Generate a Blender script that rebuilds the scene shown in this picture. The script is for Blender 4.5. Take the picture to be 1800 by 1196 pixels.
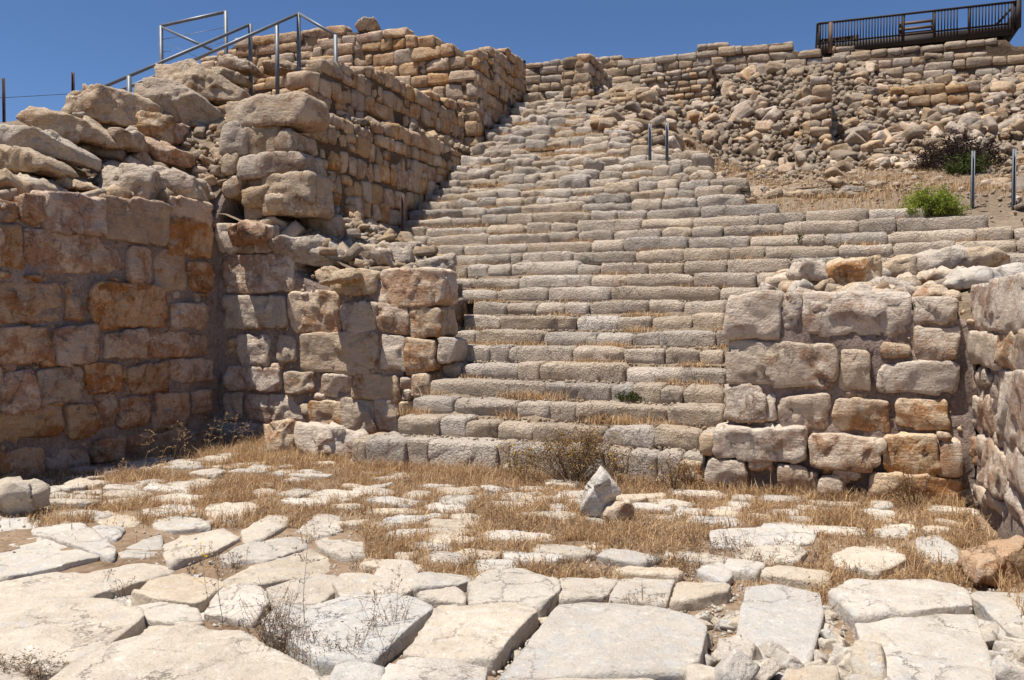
import bpy, math, random
import numpy as np
from mathutils import Vector

R = math.radians
for o in list(bpy.data.objects): bpy.data.objects.remove(o)
SC = bpy.context.scene
COL = SC.collection

# ------------------------------------------------------------------ camera, sky, sun, exposure
CAMZ = 1.6
PITCH = 1.45
cam_d = bpy.data.cameras.new('camera'); cam = bpy.data.objects.new('camera', cam_d); COL.objects.link(cam)
cam_d.sensor_width = 36; cam_d.lens = 30.0; cam_d.clip_end = 2000; cam_d.clip_start = 0.05
cam.location = (0, 0, CAMZ); cam.rotation_euler = (R(90 - PITCH), 0, 0)
SC.camera = cam

TH = R(20); CS, SN = math.cos(TH), math.sin(TH)
SUN_UVZ = np.array([-0.24, -0.21, 1.0])           # towards the sun, in the frame of the ruins
SUN = np.array([SUN_UVZ[0]*CS + SUN_UVZ[1]*SN, -SUN_UVZ[0]*SN + SUN_UVZ[1]*CS, SUN_UVZ[2]])
SUN = SUN / np.linalg.norm(SUN)
sun_el = math.asin(SUN[2]); sun_az = math.atan2(SUN[0], SUN[1])
w = bpy.data.worlds.new("World"); SC.world = w; w.use_nodes = True
nt = w.node_tree; nt.nodes.clear()
sky = nt.nodes.new('ShaderNodeTexSky'); sky.sky_type = 'NISHITA'; sky.sun_disc = False
sky.sun_elevation = sun_el; sky.sun_rotation = sun_az
sky.altitude = 900; sky.air_density = 0.8; sky.dust_density = 0.0; sky.ozone_density = 5.0
bg = nt.nodes.new('ShaderNodeBackground'); bg.inputs['Strength'].default_value = 0.084
ow = nt.nodes.new('ShaderNodeOutputWorld')
hs = nt.nodes.new('ShaderNodeHueSaturation'); hs.inputs['Saturation'].default_value = 1.08; hs.inputs['Hue'].default_value = .503
nt.links.new(sky.outputs[0], hs.inputs['Color']); nt.links.new(hs.outputs[0], bg.inputs[0]); nt.links.new(bg.outputs[0], ow.inputs[0])
sd = bpy.data.lights.new('sun', 'SUN'); sd.energy = 5.0; sd.angle = R(0.5); sd.color = (1.0, 0.955, 0.88)
so = bpy.data.objects.new('sun', sd); COL.objects.link(so)
so.rotation_euler = Vector(SUN).to_track_quat('Z', 'Y').to_euler()
SC.view_settings.view_transform = 'Standard'; SC.view_settings.look = 'None'
SC.view_settings.exposure = 0.46; SC.view_settings.gamma = 1.0
SC.cycles.max_bounces = 5; SC.cycles.diffuse_bounces = 4

# ------------------------------------------------------------------ geometry helpers
rng = np.random.default_rng(7)
rnd = random.Random(11)
UV_ = np.array([CS, -SN, 0.0]); VV = np.array([SN, CS, 0.0]); ZV = np.array([0, 0, 1.0])
def P(u, v, z): return u*UV_ + v*VV + z*ZV
def to_uv(p): return p[..., 0]*CS - p[..., 1]*SN, p[..., 0]*SN + p[..., 1]*CS
CAMP = np.array([0, 0, CAMZ])
_cp, _sp = math.cos(R(PITCH)), math.sin(R(PITCH))
def ray(px, py):
    x = (px-900)/1500.0; y = -(py-598)/1500.0
    d = np.array([x, _cp + y*_sp, -_sp + y*_cp]); return d/np.linalg.norm(d)
def hit(px, py, p0, n):
    d = ray(px, py); t = np.dot(np.asarray(p0)-CAMP, n)/np.dot(d, n); return CAMP + d*t
def vh(ix, iy, iz, seed):
    with np.errstate(over='ignore'):
        h = (ix.astype(np.uint32)*np.uint32(374761393) + iy.astype(np.uint32)*np.uint32(668265263)
             + iz.astype(np.uint32)*np.uint32(2147483647 & 0x6C8E9CF5) + np.uint32((seed*144269) & 0xffffffff))
        h = (h ^ (h >> np.uint32(13)))*np.uint32(1274126177)
        h = h ^ (h >> np.uint32(16))
    return (h & np.uint32(0xffffff)).astype(np.float64)/8388607.5 - 1.0
def vnoise(p, seed=0):
    q = np.floor(p).astype(np.int64); f = p-q; f = f*f*(3-2*f)
    x, y, z = q[:, 0], q[:, 1], q[:, 2]; fx, fy, fz = f[:, 0], f[:, 1], f[:, 2]
    def c(a, b, d): return vh(x+a, y+b, z+d, seed)
    x00 = c(0,0,0)*(1-fx)+c(1,0,0)*fx; x10 = c(0,1,0)*(1-fx)+c(1,1,0)*fx
    x01 = c(0,0,1)*(1-fx)+c(1,0,1)*fx; x11 = c(0,1,1)*(1-fx)+c(1,1,1)*fx
    return (x00*(1-fy)+x10*fy)*(1-fz) + (x01*(1-fy)+x11*fy)*fz
def fbm(p, seed=0, octv=3, gain=.5):
    s = np.zeros(len(p)); a = 1.0
    for i in range(octv):
        s += a*vnoise(p*(2.03**i)+17.3*i, seed+i*31); a *= gain
    return s
_grids = {}
def cube_grid(nx, ny, nz):
    k = (nx, ny, nz)
    if k in _grids: return _grids[k]
    n = (nx, ny, nz); idx = {}; V = []; Q = []
    def vid(i, j, l):
        t = (i, j, l)
        if t not in idx:
            idx[t] = len(V); V.append([2*i/nx-1, 2*j/ny-1, 2*l/nz-1])
        return idx[t]
    for ax in range(3):
        a, b = (ax+1) % 3, (ax+2) % 3
        for side in (0, 1):
            for i in range(n[a]):
                for j in range(n[b]):
                    cs = []
                    for (p, q) in ((0,0), (1,0), (1,1), (0,1)):
                        t = [0, 0, 0]; t[ax] = n[ax]*side; t[a] = i+p; t[b] = j+q; cs.append(vid(*t))
                    Q.append(cs if side else cs[::-1])
    _grids[k] = (np.array(V, float), np.array(Q, np.int32)); return _grids[k]
def new_mesh(name, V, F, smooth=True, mat=None):
    me = bpy.data.meshes.new(name); V = np.asarray(V, np.float32); F = np.asarray(F, np.int32)
    me.vertices.add(len(V)); me.vertices.foreach_set('co', V.ravel())
    m, k = F.shape
    me.loops.add(m*k); me.loops.foreach_set('vertex_index', F.ravel())
    me.polygons.add(m); me.polygons.foreach_set('loop_start', np.arange(0, m*k, k, dtype=np.int32))
    me.polygons.foreach_set('loop_total', np.full(m, k, np.int32))
    me.update(calc_edges=True)
    if smooth: me.polygons.foreach_set('use_smooth', np.ones(m, bool))
    if mat: me.materials.append(mat)
    return me
def tag(o, label=None, cat=None, group=None, kind=None):
    if label: o['label'] = label
    if cat: o['category'] = cat
    if group: o['group'] = group
    if kind: o['kind'] = kind
    return o
def obj(name, me, parent=None, loc=None):
    o = bpy.data.objects.new(name, me); COL.objects.link(o)
    if parent is not None: o.parent = parent
    if loc is not None:
        l = Vector(loc)
        if parent is not None: l = l - parent.location
        o.location = l
    return o
def empty(name, loc): 
    o = bpy.data.objects.new(name, None); COL.objects.link(o); o.location = Vector(loc); o.empty_display_size = .1
    return o
class Bag:
    def __init__(s): s.V = []; s.F = []; s.n = 0
    def add(s, V, F):
        s.V.append(V); s.F.append(np.asarray(F)+s.n); s.n += len(V)
    def mesh(s, name, smooth, mat): return new_mesh(name, np.concatenate(s.V), np.concatenate(s.F), smooth, mat)
def rot_rand(g, full=True, tilt=.3):
    if full:
        q = g.normal(size=4); q /= np.linalg.norm(q); w_, x, y, z = q
    else:
        a = g.uniform(0, 2*math.pi); c, s = math.cos(a), math.sin(a)
        M = np.array([[c, -s, 0], [s, c, 0], [0, 0, 1.0]])
        tx, ty = g.normal(0, tilt, 2)
        A = np.array([[1, 0, 0], [0, math.cos(tx), -math.sin(tx)], [0, math.sin(tx), math.cos(tx)]])
        B = np.array([[math.cos(ty), 0, math.sin(ty)], [0, 1, 0], [-math.sin(ty), 0, math.cos(ty)]])
        return A@B@M
    return np.array([[1-2*(y*y+z*z), 2*(x*y-z*w_), 2*(x*z+y*w_)], [2*(x*y+z*w_), 1-2*(x*x+z*z), 2*(y*z-x*w_)],
                     [2*(x*z-y*w_), 2*(y*z+x*w_), 1-2*(x*x+y*y)]])
# a stone: a box or polygon prism cut by a few random planes, edges worn round, surface broken by noise
def stone_geo(half, edges=None, res=None, k=14, cuts=4, cutr=(.80, .97), amp=.012, freq=5.0, seed=0, rough=1.0, frontbias=None, facets=0, fst=.03, chip=0., wob=.6, extra=None):
    hx, hy, hz = half
    if res is None: res = .08
    n = [int(min(44, max(2, round(2*h/res)))) for h in half]
    T, Q = cube_grid(*n); V = T*np.array(half)
    N = [[0, 0, 1, hz], [0, 0, -1, hz]]
    if edges is None: N += [[1, 0, 0, hx], [-1, 0, 0, hx], [0, 1, 0, hy], [0, -1, 0, hy]]
    else: N += [[e[0], e[1], 0, e[2]] for e in edges]
    g = np.random.default_rng(seed+5)
    if extra: N += [list(e) for e in extra]
    for i in range(facets):
        tx = float(np.clip(g.normal()*fst/hx, -.5, .5)); ty = float(np.clip(g.normal()*fst/hy, -.5, .5)); d = np.array([tx, ty, 1.]); d /= np.linalg.norm(d)
        q_ = np.array([g.uniform(-.5, .5)*hx, g.uniform(-.5, .5)*hy, hz*1.0]); N.append([d[0], d[1], d[2], max(d@q_-g.uniform(0, .012), hz*.4)])
    for i in range(cuts):
        d = g.normal(size=3); d[2] = abs(d[2])*(1.0 if frontbias is None else frontbias); d /= np.linalg.norm(d)
        sup = abs(d[0])*hx + abs(d[1])*hy + abs(d[2])*hz
        mean = math.sqrt((d[0]*hx)**2 + (d[1]*hy)**2 + (d[2]*hz)**2)
        lo = max(mean, .0)
        N.append([d[0], d[1], d[2], sup*g.uniform(*cutr) if cutr[0]*sup > lo*.9 else sup*cutr[1]])
    N = np.array(N)
    s = np.maximum((V@N[:, :3].T)/np.maximum(N[:, 3], 1e-3), 1e-6)
    V = V*((s**k).sum(1)**(-1.0/k))[:, None]
    off = g.uniform(-50, 50, 3)
    if chip > 0:
        cs = .13 if max(half) < .5 else .2
        ns = int(np.clip(hx*hy*8/(cs*cs), 5, 60)); sd_ = g.uniform(-1, 1, (ns, 3))*np.array(half); gr = g.normal(0, 1, (ns, 3)); gr /= np.linalg.norm(gr, axis=1)[:, None]
        Vw = V+np.stack([vnoise(V*9+off+j*5, seed+j) for j in range(3)], 1)*.03
        best = np.full(len(V), 1e9); bi = np.zeros(len(V), int)
        for q in range(ns):
            dd = ((Vw-sd_[q])**2).sum(1); m_ = dd < best; best[m_] = dd[m_]; bi[m_] = q
        lin = ((V-sd_[bi])*gr[bi]).sum(1)/cs
        nv = V/(np.array(half)**2); nv /= np.linalg.norm(nv, axis=1)[:, None]+1e-9
        V = V + nv*(np.clip(lin, -1, 1)*chip)[:, None]
    L = np.linalg.norm(V/np.array(half), axis=1)
    nd = V/np.array([hx, hy, hz])**1.6; nd /= (np.linalg.norm(nd, axis=1)[:, None]+1e-9)
    b = fbm(V*freq+off, seed, 3, .55)
    r = 1-np.abs(fbm(V*freq*.6*np.array([1, 1.7, 1])+off+9, seed+3, 2))*1.6
    V = V + nd*((b*.8 + r*.55)*amp*rough)[:, None]
    V = V + np.stack([vnoise(V*freq*.45+off+j*7, seed+j) for j in range(3)], 1)*amp*wob
    return V, Q
def hull2d(pts):
    pts = sorted(map(tuple, pts))
    def half_(ps):
        h = []
        for p in ps:
            while len(h) > 1 and (h[-1][0]-h[-2][0])*(p[1]-h[-2][1])-(h[-1][1]-h[-2][1])*(p[0]-h[-2][0]) <= 0: h.pop()
            h.append(p)
        return h[:-1]
    return np.array(half_(pts)+half_(pts[::-1]))
# frames: axis a, axis b, outward normal n
class Frame:
    def __init__(s, o, a, b, n):
        s.o, s.a, s.b, s.n = map(lambda q: np.asarray(q, float), (o, a, b, n))
        s.flip = np.dot(np.cross(s.a, s.b), s.n) < 0
    def pt(s, A): return s.o + A[..., 0:1]*s.a + A[..., 1:2]*s.b + A[..., 2:3]*s.n
    def px(s, x, y):
        p = hit(x, y, s.o, s.n)-s.o; return np.dot(p, s.a), np.dot(p, s.b)
def front(v): return Frame(P(0, v, 0), UV_, ZV, -VV)
def sideR(u): return Frame(P(u, 0, 0), VV, ZV, UV_)      # looks towards +u
def sideL(u): return Frame(P(u, 0, 0), VV, ZV, -UV_)
def facing(D): return Frame((0, D, 0), (1, 0, 0), ZV, (0, -1, 0))
GROUND = lambda z=0: Frame((0, 0, z), (1, 0, 0), (0, 1, 0), (0, 0, 1))
_seed = [100]
def stone(fr, poly, thick, prot, mat, name='stone', parent=None, res=.06, k=14, cuts=4, cutr=(.82, .98), amp=.014, freq=5, rough=1., smooth=True, tilt=0, facets=0, fst=.03, chip=0., bevel=None):
    poly = hull2d(poly); c = poly.mean(0); q = poly-c
    edges = []
    for i in range(len(q)):
        p0, p1 = q[i], q[(i+1) % len(q)]; e = p1-p0; L = np.hypot(*e)
        if L < 1e-4: continue
        nn = np.array([e[1], -e[0]])/L; d = nn@p0
        edges.append((nn[0], nn[1], max(d, .01)))
    h = np.abs(q).max(0); _seed[0] += 1
    ex = None
    if bevel:
        tb = float((q[:, 1]).max()); ex = []
        bb = float(-q[:, 1].min())
        ex.append((0, -.62, .78, .62*bb+.78*thick/2-rnd.choice([.008, .015, .025, .035])))
        for (ny_, nz_, dd) in ((.72, .69, bevel), (.93, .37, bevel*.30), (.37, .93, bevel*.22)):
            ex.append((rnd.gauss(0, .02), ny_, nz_, ny_*tb+nz_*thick/2-dd))
    V, Q = stone_geo((h[0], h[1], thick/2), edges, res, k, cuts, cutr, amp, freq, _seed[0], rough, 1.3, facets, fst, chip, extra=ex)
    if tilt: V[:, 2] += V[:, 0]*tilt*math.sin(_seed[0]*1.7)+V[:, 1]*tilt*math.sin(_seed[0]*2.9)
    A = V + np.array([0, 0, 0])
    W = A[:, 0:1]*fr.a + A[:, 1:2]*fr.b + A[:, 2:3]*fr.n
    if fr.flip: Q = Q[:, ::-1]
    ctr = fr.pt(np.array([c[0], c[1], prot-thick/2]))
    return obj(name, new_mesh(name, W, Q, smooth, mat), parent, ctr)
def rect(fr, x0, y0, x1, y1, j=.0, corner=.0):
    xc, yc = (x0+x1)/2, (y0+y1)/2
    a0, _ = fr.px(x0, yc); a1, _ = fr.px(x1, yc); _, b1 = fr.px(xc, y0); _, b0 = fr.px(xc, y1)
    if a0 > a1: a0, a1 = a1, a0
    w_, h_ = a1-a0, b1-b0
    def J(): return rnd.uniform(-j, j)*min(w_, h_)
    cx = lambda: min(w_, h_)*corner*rnd.uniform(.3, 1.2)
    pts = []
    for (sx, sy) in ((0, 0), (1, 0), (1, 1), (0, 1)):
        X = a0+sx*w_+J(); Y = b0+sy*h_+J(); c = cx()
        pts += [(X+(c if sx == 0 else -c), Y), (X, Y+(c if sy == 0 else -c))]
    return pts
def polypx(fr, pts): return [fr.px(x, y) for x, y in pts]

# ------------------------------------------------------------------ materials
def ramp(nd, stops):
    cr = nd.color_ramp
    while len(cr.elements) < len(stops): cr.elements.new(.5)
    for e, (p, c) in zip(cr.elements, stops):
        e.position = p; e.color = (*c, 1) if len(c) == 3 else c
def stone_mat(name, base, alt, rust, grey, rust_amt=.5, grey_amt=.4, bump=.5, pits=30., pit_str=.3, val=.25, strata=.3, crack=.35, topgrey=.35, rgh=.62, greyvar=0.):
    m = bpy.data.materials.new(name); m.use_nodes = True; t = m.node_tree; n = t.nodes; l = t.links
    bs = n['Principled BSDF']; bs.inputs['Roughness'].default_value = .9; bs.inputs['Specular IOR Level'].default_value = .15
    geo = n.new('ShaderNodeNewGeometry'); oi = n.new('ShaderNodeObjectInfo')
    mul = n.new('ShaderNodeMath'); mul.operation = 'MULTIPLY'; mul.inputs[1].default_value = 37.; l.new(oi.outputs['Random'], mul.inputs[0])
    cmb = n.new('ShaderNodeCombineXYZ'); l.new(mul.outputs[0], cmb.inputs[0]); l.new(mul.outputs[0], cmb.inputs[2])
    add = n.new('ShaderNodeVectorMath'); add.operation = 'ADD'; l.new(geo.outputs['Position'], add.inputs[0]); l.new(cmb.outputs[0], add.inputs[1])
    def noise(sc, det=5, rough=.6, dist=0, vec=None):
        x = n.new('ShaderNodeTexNoise'); x.inputs['Scale'].default_value = sc; x.inputs['Detail'].default_value = det
        x.inputs['Roughness'].default_value = rough; x.inputs['Distortion'].default_value = dist; l.new(vec or add.outputs[0], x.inputs['Vector']); return x
    def math_(op, a, b, clamp=False):
        x = n.new('ShaderNodeMath'); x.operation = op; x.use_clamp = clamp
        for i, s in enumerate((a, b)):
            if s is None: continue
            if isinstance(s, (int, float)): x.inputs[i].default_value = s
            else: l.new(s, x.inputs[i])
        return x.outputs[0]
    def mix(f, a, b, bt='MIX'):
        x = n.new('ShaderNodeMix'); x.data_type = 'RGBA'; x.blend_type = bt
        for i, s in ((0, f), (6, a), (7, b)):
            if isinstance(s, (int, float)): x.inputs[i].default_value = s
            elif isinstance(s, tuple): x.inputs[i].default_value = (*s, 1)
            else: l.new(s, x.inputs[i])
        return x.outputs[2]
    def mask(src, lo, hi):
        x = n.new('ShaderNodeMapRange'); l.new(src, x.inputs[0]); x.inputs[1].default_value = lo; x.inputs[2].default_value = hi; return x.outputs[0]
    n1 = noise(2.2, 6, .62, .3); n2 = noise(5.0, 12, .74, .5); n3 = noise(1.3, 4, .6); n4 = noise(24, 6, .7)
    col = mix(mask(n1.outputs[0], .38, .62), base, alt)
    # strata: thin stained layers
    mp = n.new('ShaderNodeMapping'); mp.inputs['Scale'].default_value = (1.2, 1.2, 9); l.new(add.outputs[0], mp.inputs[0])
    st = noise(2.2, 5, .6, 1.0, mp.outputs[0])
    col = mix(math_('MULTIPLY', mask(st.outputs[0], .5, .7), strata), col, tuple(c*.62 for c in alt))
    # iron patina
    ra = math_('ADD', n2.outputs[0], math_('MULTIPLY', math_('SUBTRACT', oi.outputs['Random'], .5), .13))
    ra = math_('ADD', math_('MULTIPLY', ra, .6), math_('MULTIPLY', n3.outputs[0], .4))
    sep = n.new('ShaderNodeSeparateXYZ'); l.new(geo.outputs['Normal'], sep.inputs[0])
    ra = math_('SUBTRACT', ra, math_('MULTIPLY', sep.outputs[2], .07))
    rm = mask(ra, .64-.22*rust_amt, .69-.2*rust_amt)
    rc = mix(n4.outputs[0], rust, tuple(c*.55 for c in rust))
    col = mix(math_('MULTIPLY', rm, min(1., .25+.75*rust_amt), True), col, rc)
    # grey crust and lichen
    ng = noise(9, 8, .75, .2)
    gm = math_('ADD', mask(ng.outputs[0], .5, .68), math_('MULTIPLY', math_('MULTIPLY', sep.outputs[2], topgrey), n1.outputs[0]), True)
    gm = math_('ADD', gm, math_('MULTIPLY', math_('SUBTRACT', math_('FRACT', math_('MULTIPLY', oi.outputs['Random'], 13.7), None), .5), greyvar), True)
    col = mix(math_('MULTIPLY', gm, grey_amt, True), col, grey)
    # fine mottling
    col = mix(math_('MULTIPLY', mask(n4.outputs[0], .3, .75), .5), col, mix(.5, col, (.9, .87, .82), 'SOFT_LIGHT'))
    sp = noise(70, 3, .7)
    col = mix(mask(sp.outputs[0], .57, .70), col, mix(.45, col, (.10, .085, .07)))
    sp2 = noise(19, 9, .8, .3)
    col = mix(mask(sp2.outputs[0], .56, .66), col, mix(.34, col, (.14, .10, .075)))
    col = mix(mask(sp2.outputs[0], .44, .36), col, mix(.45, col, (.86, .80, .71)))
    # per stone value and warmth
    hv = n.new('ShaderNodeHueSaturation'); l.new(col, hv.inputs['Color'])
    l.new(math_('ADD', 1-val*.6, math_('MULTIPLY', oi.outputs['Random'], val)), hv.inputs['Value'])
    sr = math_('FRACT', math_('MULTIPLY', oi.outputs['Random'], 7.31), None)
    l.new(math_('ADD', .75, math_('MULTIPLY', sr, .45)), hv.inputs['Saturation'])
    out = hv.outputs[0]
    # cracks: thin dark lines
    wv = n.new('ShaderNodeTexVoronoi'); wv.feature = 'DISTANCE_TO_EDGE'; wv.inputs['Scale'].default_value = 3.1
    wd = n.new('ShaderNodeVectorMath'); wd.operation = 'ADD'; l.new(add.outputs[0], wd.inputs[0])
    ws = n.new('ShaderNodeVectorMath'); ws.operation = 'SCALE'; ws.inputs['Scale'].default_value = .35; l.new(n2.outputs['Color'], ws.inputs[0]); l.new(ws.outputs[0], wd.inputs[1]); l.new(wd.outputs[0], wv.inputs['Vector'])
    ck = math_('MULTIPLY', math_('SUBTRACT', 1., mask(wv.outputs[0], 0, .012)), mask(n3.outputs[0], .48, .56), True)
    out = mix(math_('MULTIPLY', ck, crack), out, (.10, .07, .05))
    l.new(out, bs.inputs['Base Color'])
    # relief
    nf = noise(6.5, 12, rgh, .15); nr = noise(11, 8, .7, .5)
    rg_ = math_('ABSOLUTE', math_('SUBTRACT', nr.outputs[0], .5), None)
    h = math_('SUBTRACT', math_('MULTIPLY', nf.outputs[0], 1.25), math_('MULTIPLY', rg_, .9))
    h = math_('ADD', h, math_('MULTIPLY', n4.outputs[0], .26))
    h = math_('ADD', h, math_('MULTIPLY', st.outputs[0], 1.1*strata))
    vp = noise(pits*1.8, 3, .6, .3)
    h = math_('ADD', h, math_('MULTIPLY', vp.outputs[0], pit_str*.75))
    h = math_('SUBTRACT', h, math_('MULTIPLY', ck, .25))
    bp = n.new('ShaderNodeBump'); bp.inputs['Strength'].default_value = min(1, bump); bp.inputs['Distance'].default_value = .045*max(1, bump)
    l.new(h, bp.inputs['Height']); l.new(bp.outputs[0], bs.inputs['Normal'])
    return m
M_WALL = stone_mat('weathered_ashlar', (.68, .465, .305), (.57, .355, .21), (.46, .185, .07), (.50, .44, .385), .75, .5, 1.3, 26, .25, .35, .35)
M_TIER = stone_mat('brown_rubble_masonry', (.53, .375, .235), (.45, .29, .165), (.38, .17, .07), (.46, .40, .33), .62, .3, .9, 26, .25, .4, .3)
M_BLOCK = stone_mat('cream_ashlar', (.61, .475, .345), (.53, .40, .28), (.40, .17, .06), (.50, .455, .40), .62, .35, .9, 24, .25, .22, .35)
M_STEP = stone_mat('worn_step_limestone', (.60, .49, .38), (.50, .395, .295), (.44, .26, .14), (.37, .335, .295), .28, .7, 1.0, 24, 1.35, .34, .08, .4)
M_SLAB = stone_mat('pale_paving_limestone', (.56, .48, .385), (.46, .385, .30), (.50, .36, .23), (.44, .43, .41), .2, .85, .7, 40, .25, .2, .22, .8, .1, .64, 1.1)
M_RUB = stone_mat('rubble_limestone', (.45, .34, .235), (.33, .225, .14), (.38, .17, .075), (.42, .375, .32), .5, .4, .8, 30, .3, .6, .2)
M_BACK = stone_mat('ashlar_of_back_wall', (.43, .33, .235), (.35, .255, .175), (.36, .18, .09), (.30, .265, .225), .35, .5, .8, 26, .25, .3, .3)
M_BOUL = stone_mat('grey_crusted_boulder', (.52, .40, .28), (.43, .30, .19), (.34, .16, .065), (.42, .375, .32), .55, .6, 1.0, 22, .3, .2, .35, .5, .6)

def plain_mat(name, c1, c2, scale=30, rough=.95, bump=.4, dist=.01, metal=0):
    m = bpy.data.materials.new(name); m.use_nodes = True; t = m.node_tree; n = t.nodes; l = t.links
    bs = n['Principled BSDF']; bs.inputs['Roughness'].default_value = rough; bs.inputs['Metallic'].default_value = metal
    bs.inputs['Specular IOR Level'].default_value = .3 if rough < .8 else .1
    tc = n.new('ShaderNodeNewGeometry')
    a = n.new('ShaderNodeTexNoise'); a.inputs['Scale'].default_value = scale; a.inputs['Detail'].default_value = 8; a.inputs['Roughness'].default_value = .7
    b = n.new('ShaderNodeTexNoise'); b.inputs['Scale'].default_value = scale*.08; b.inputs['Detail'].default_value = 4
    l.new(tc.outputs['Position'], a.inputs[0]); l.new(tc.outputs['Position'], b.inputs[0])
    mm = n.new('ShaderNodeMath'); mm.operation = 'MULTIPLY_ADD'; mm.inputs[1].default_value = .6; l.new(a.outputs[0], mm.inputs[0])
    m2 = n.new('ShaderNodeMath'); m2.operation = 'MULTIPLY'; m2.inputs[1].default_value = .4; l.new(b.outputs[0], m2.inputs[0]); l.new(m2.outputs[0], mm.inputs[2])
    cr = n.new('ShaderNodeValToRGB'); ramp(cr, [(.36, c1), (.64, c2)]); l.new(mm.outputs[0], cr.inputs[0]); l.new(cr.outputs[0], bs.inputs['Base Color'])
    bp = n.new('ShaderNodeBump'); bp.inputs['Strength'].default_value = bump; bp.inputs['Distance'].default_value = dist
    l.new(a.outputs[0], bp.inputs['Height']); l.new(bp.outputs[0], bs.inputs['Normal'])
    return m
def leaf_mat(name, c1, c2, trans=.25):
    m = bpy.data.materials.new(name); m.use_nodes = True; t = m.node_tree; n = t.nodes; l = t.links
    bs = n['Principled BSDF']; bs.inputs['Roughness'].default_value = .8; bs.inputs['Specular IOR Level'].default_value = .1
    g = n.new('ShaderNodeNewGeometry'); a = n.new('ShaderNodeTexNoise'); a.inputs['Scale'].default_value = 3.5; a.inputs['Detail'].default_value = 3
    l.new(g.outputs['Position'], a.inputs[0])
    ad = n.new('ShaderNodeMath'); ad.operation = 'MULTIPLY_ADD'; ad.inputs[1].default_value = .45; l.new(g.outputs['Random Per Island'], ad.inputs[0])
    s = n.new('ShaderNodeMath'); s.operation = 'MULTIPLY'; s.inputs[1].default_value = .55; l.new(a.outputs[0], s.inputs[0]); l.new(s.outputs[0], ad.inputs[2])
    cr = n.new('ShaderNodeValToRGB'); ramp(cr, [(.25, c1), (.75, c2)]); l.new(ad.outputs[0], cr.inputs[0]); l.new(cr.outputs[0], bs.inputs['Base Color'])
    tr = n.new('ShaderNodeBsdfTranslucent'); l.new(cr.outputs[0], tr.inputs[0]); mx = n.new('ShaderNodeMixShader'); mx.inputs[0].default_value = trans
    l.new(bs.outputs[0], mx.inputs[1]); l.new(tr.outputs[0], mx.inputs[2]); l.new(mx.outputs[0], n['Material Output'].inputs[0])
    return m
M_MORT = plain_mat('old_lime_mortar', (.19, .135, .11), (.50, .39, .325), 28, .95, 1.0, .05)
M_CORE = plain_mat('dark_joint_fill', (.07, .045, .03), (.20, .14, .09), 22, .95, 1.0, .04)
M_SOIL = plain_mat('dry_soil', (.14, .09, .055), (.34, .245, .165), 22, 1, .8, .02)
M_GRAV = plain_mat('stony_slope_soil', (.15, .105, .07), (.34, .265, .19), 16, 1, 1, .04)
M_STEEL = plain_mat('galvanised_steel', (.12, .13, .145), (.19, .20, .22), 9, .5, .1, .002, .2)
M_RUST = plain_mat('rusty_iron', (.08, .055, .05), (.16, .10, .085), 25, .8, .3, .003, .2)
M_WOOD = plain_mat('dark_stained_timber', (.014, .009, .007), (.035, .022, .016), 14, .7, .3, .004)
M_WOOD2 = plain_mat('brown_timber', (.10, .060, .038), (.17, .105, .07), 14, .7, .3, .004)
M_GRASS = leaf_mat('dry_grass_blades', (.38, .215, .10), (.74, .54, .31), .3)
M_GRASS2 = leaf_mat('dead_weed_heads', (.20, .13, .085), (.46, .34, .23), .2)
M_GREEN = leaf_mat('bright_green_leaves', (.12, .155, .02), (.36, .41, .07), .35)
M_DKGREEN = leaf_mat('dark_green_leaves', (.035, .05, .014), (.09, .11, .03), .2)
M_PURPLE = leaf_mat('hollow_shade_leaves', (.018, .012, .012), (.05, .032, .028), .1)  # near-black leaf colour carries the shade of the hollow in the rubble
M_SHRUB = leaf_mat('dry_shrub_leaves', (.17, .10, .055), (.44, .29, .14), .2)
M_TWIG = plain_mat('dry_twigs', (.10, .065, .04), (.20, .14, .09), 30, .9, .2, .002)
M_YEL = leaf_mat('yellow_flowers', (.55, .33, .02), (.8, .55, .04), .2)

# ------------------------------------------------------------------ heights of the site
RISE, TREAD, V0 = .19, .33, 8.2
def step_z(n): return .30 + RISE*(n-1)
def h_stair(v): return np.where(v < 20.1, .10+(v-V0)*RISE/TREAD, .10+(20.1-V0)*RISE/TREAD+(v-20.1)*.25)
def sst(x, a, b): t = np.clip((x-a)/(b-a), 0, 1); return t*t*(3-2*t)
def h_hill(u, v):
    q = .75-.15*sst(u, .6, 2.2)
    g = 3.1+.28*(v-13.6); s = 3.1+.28*6.4+q*(v-20.0); t = 3.1+.28*6.4+q*4.8+.24*(v-24.8)
    return np.where(v < 20, g, np.where(v < 24.8, s, t))
def h_right(u, v):
    st = h_stair(v); b = sst(u, -4.3, -1.2)*sst(v, 13.4, 15.5)
    far = np.minimum(h_hill(u, v), 1e9)
    h = st*(1-b)+far*b
    h = np.where(v > 20.1, (1-sst(u, -5.6, -3.5))*st + sst(u, -5.6, -3.5)*far, h)
    h = np.where(v > 24.8, np.maximum(h, h_hill(u, v)), h)
    h = np.where((u > -.55) & (v < 11.3), np.minimum(1.72+.14*(v-8.4), 2.1), h)
    h = np.where((v < V0+.25), -.25, h); h = np.where((u < -4.5) & (v < 11.25), -.3, h)
    return h
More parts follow.
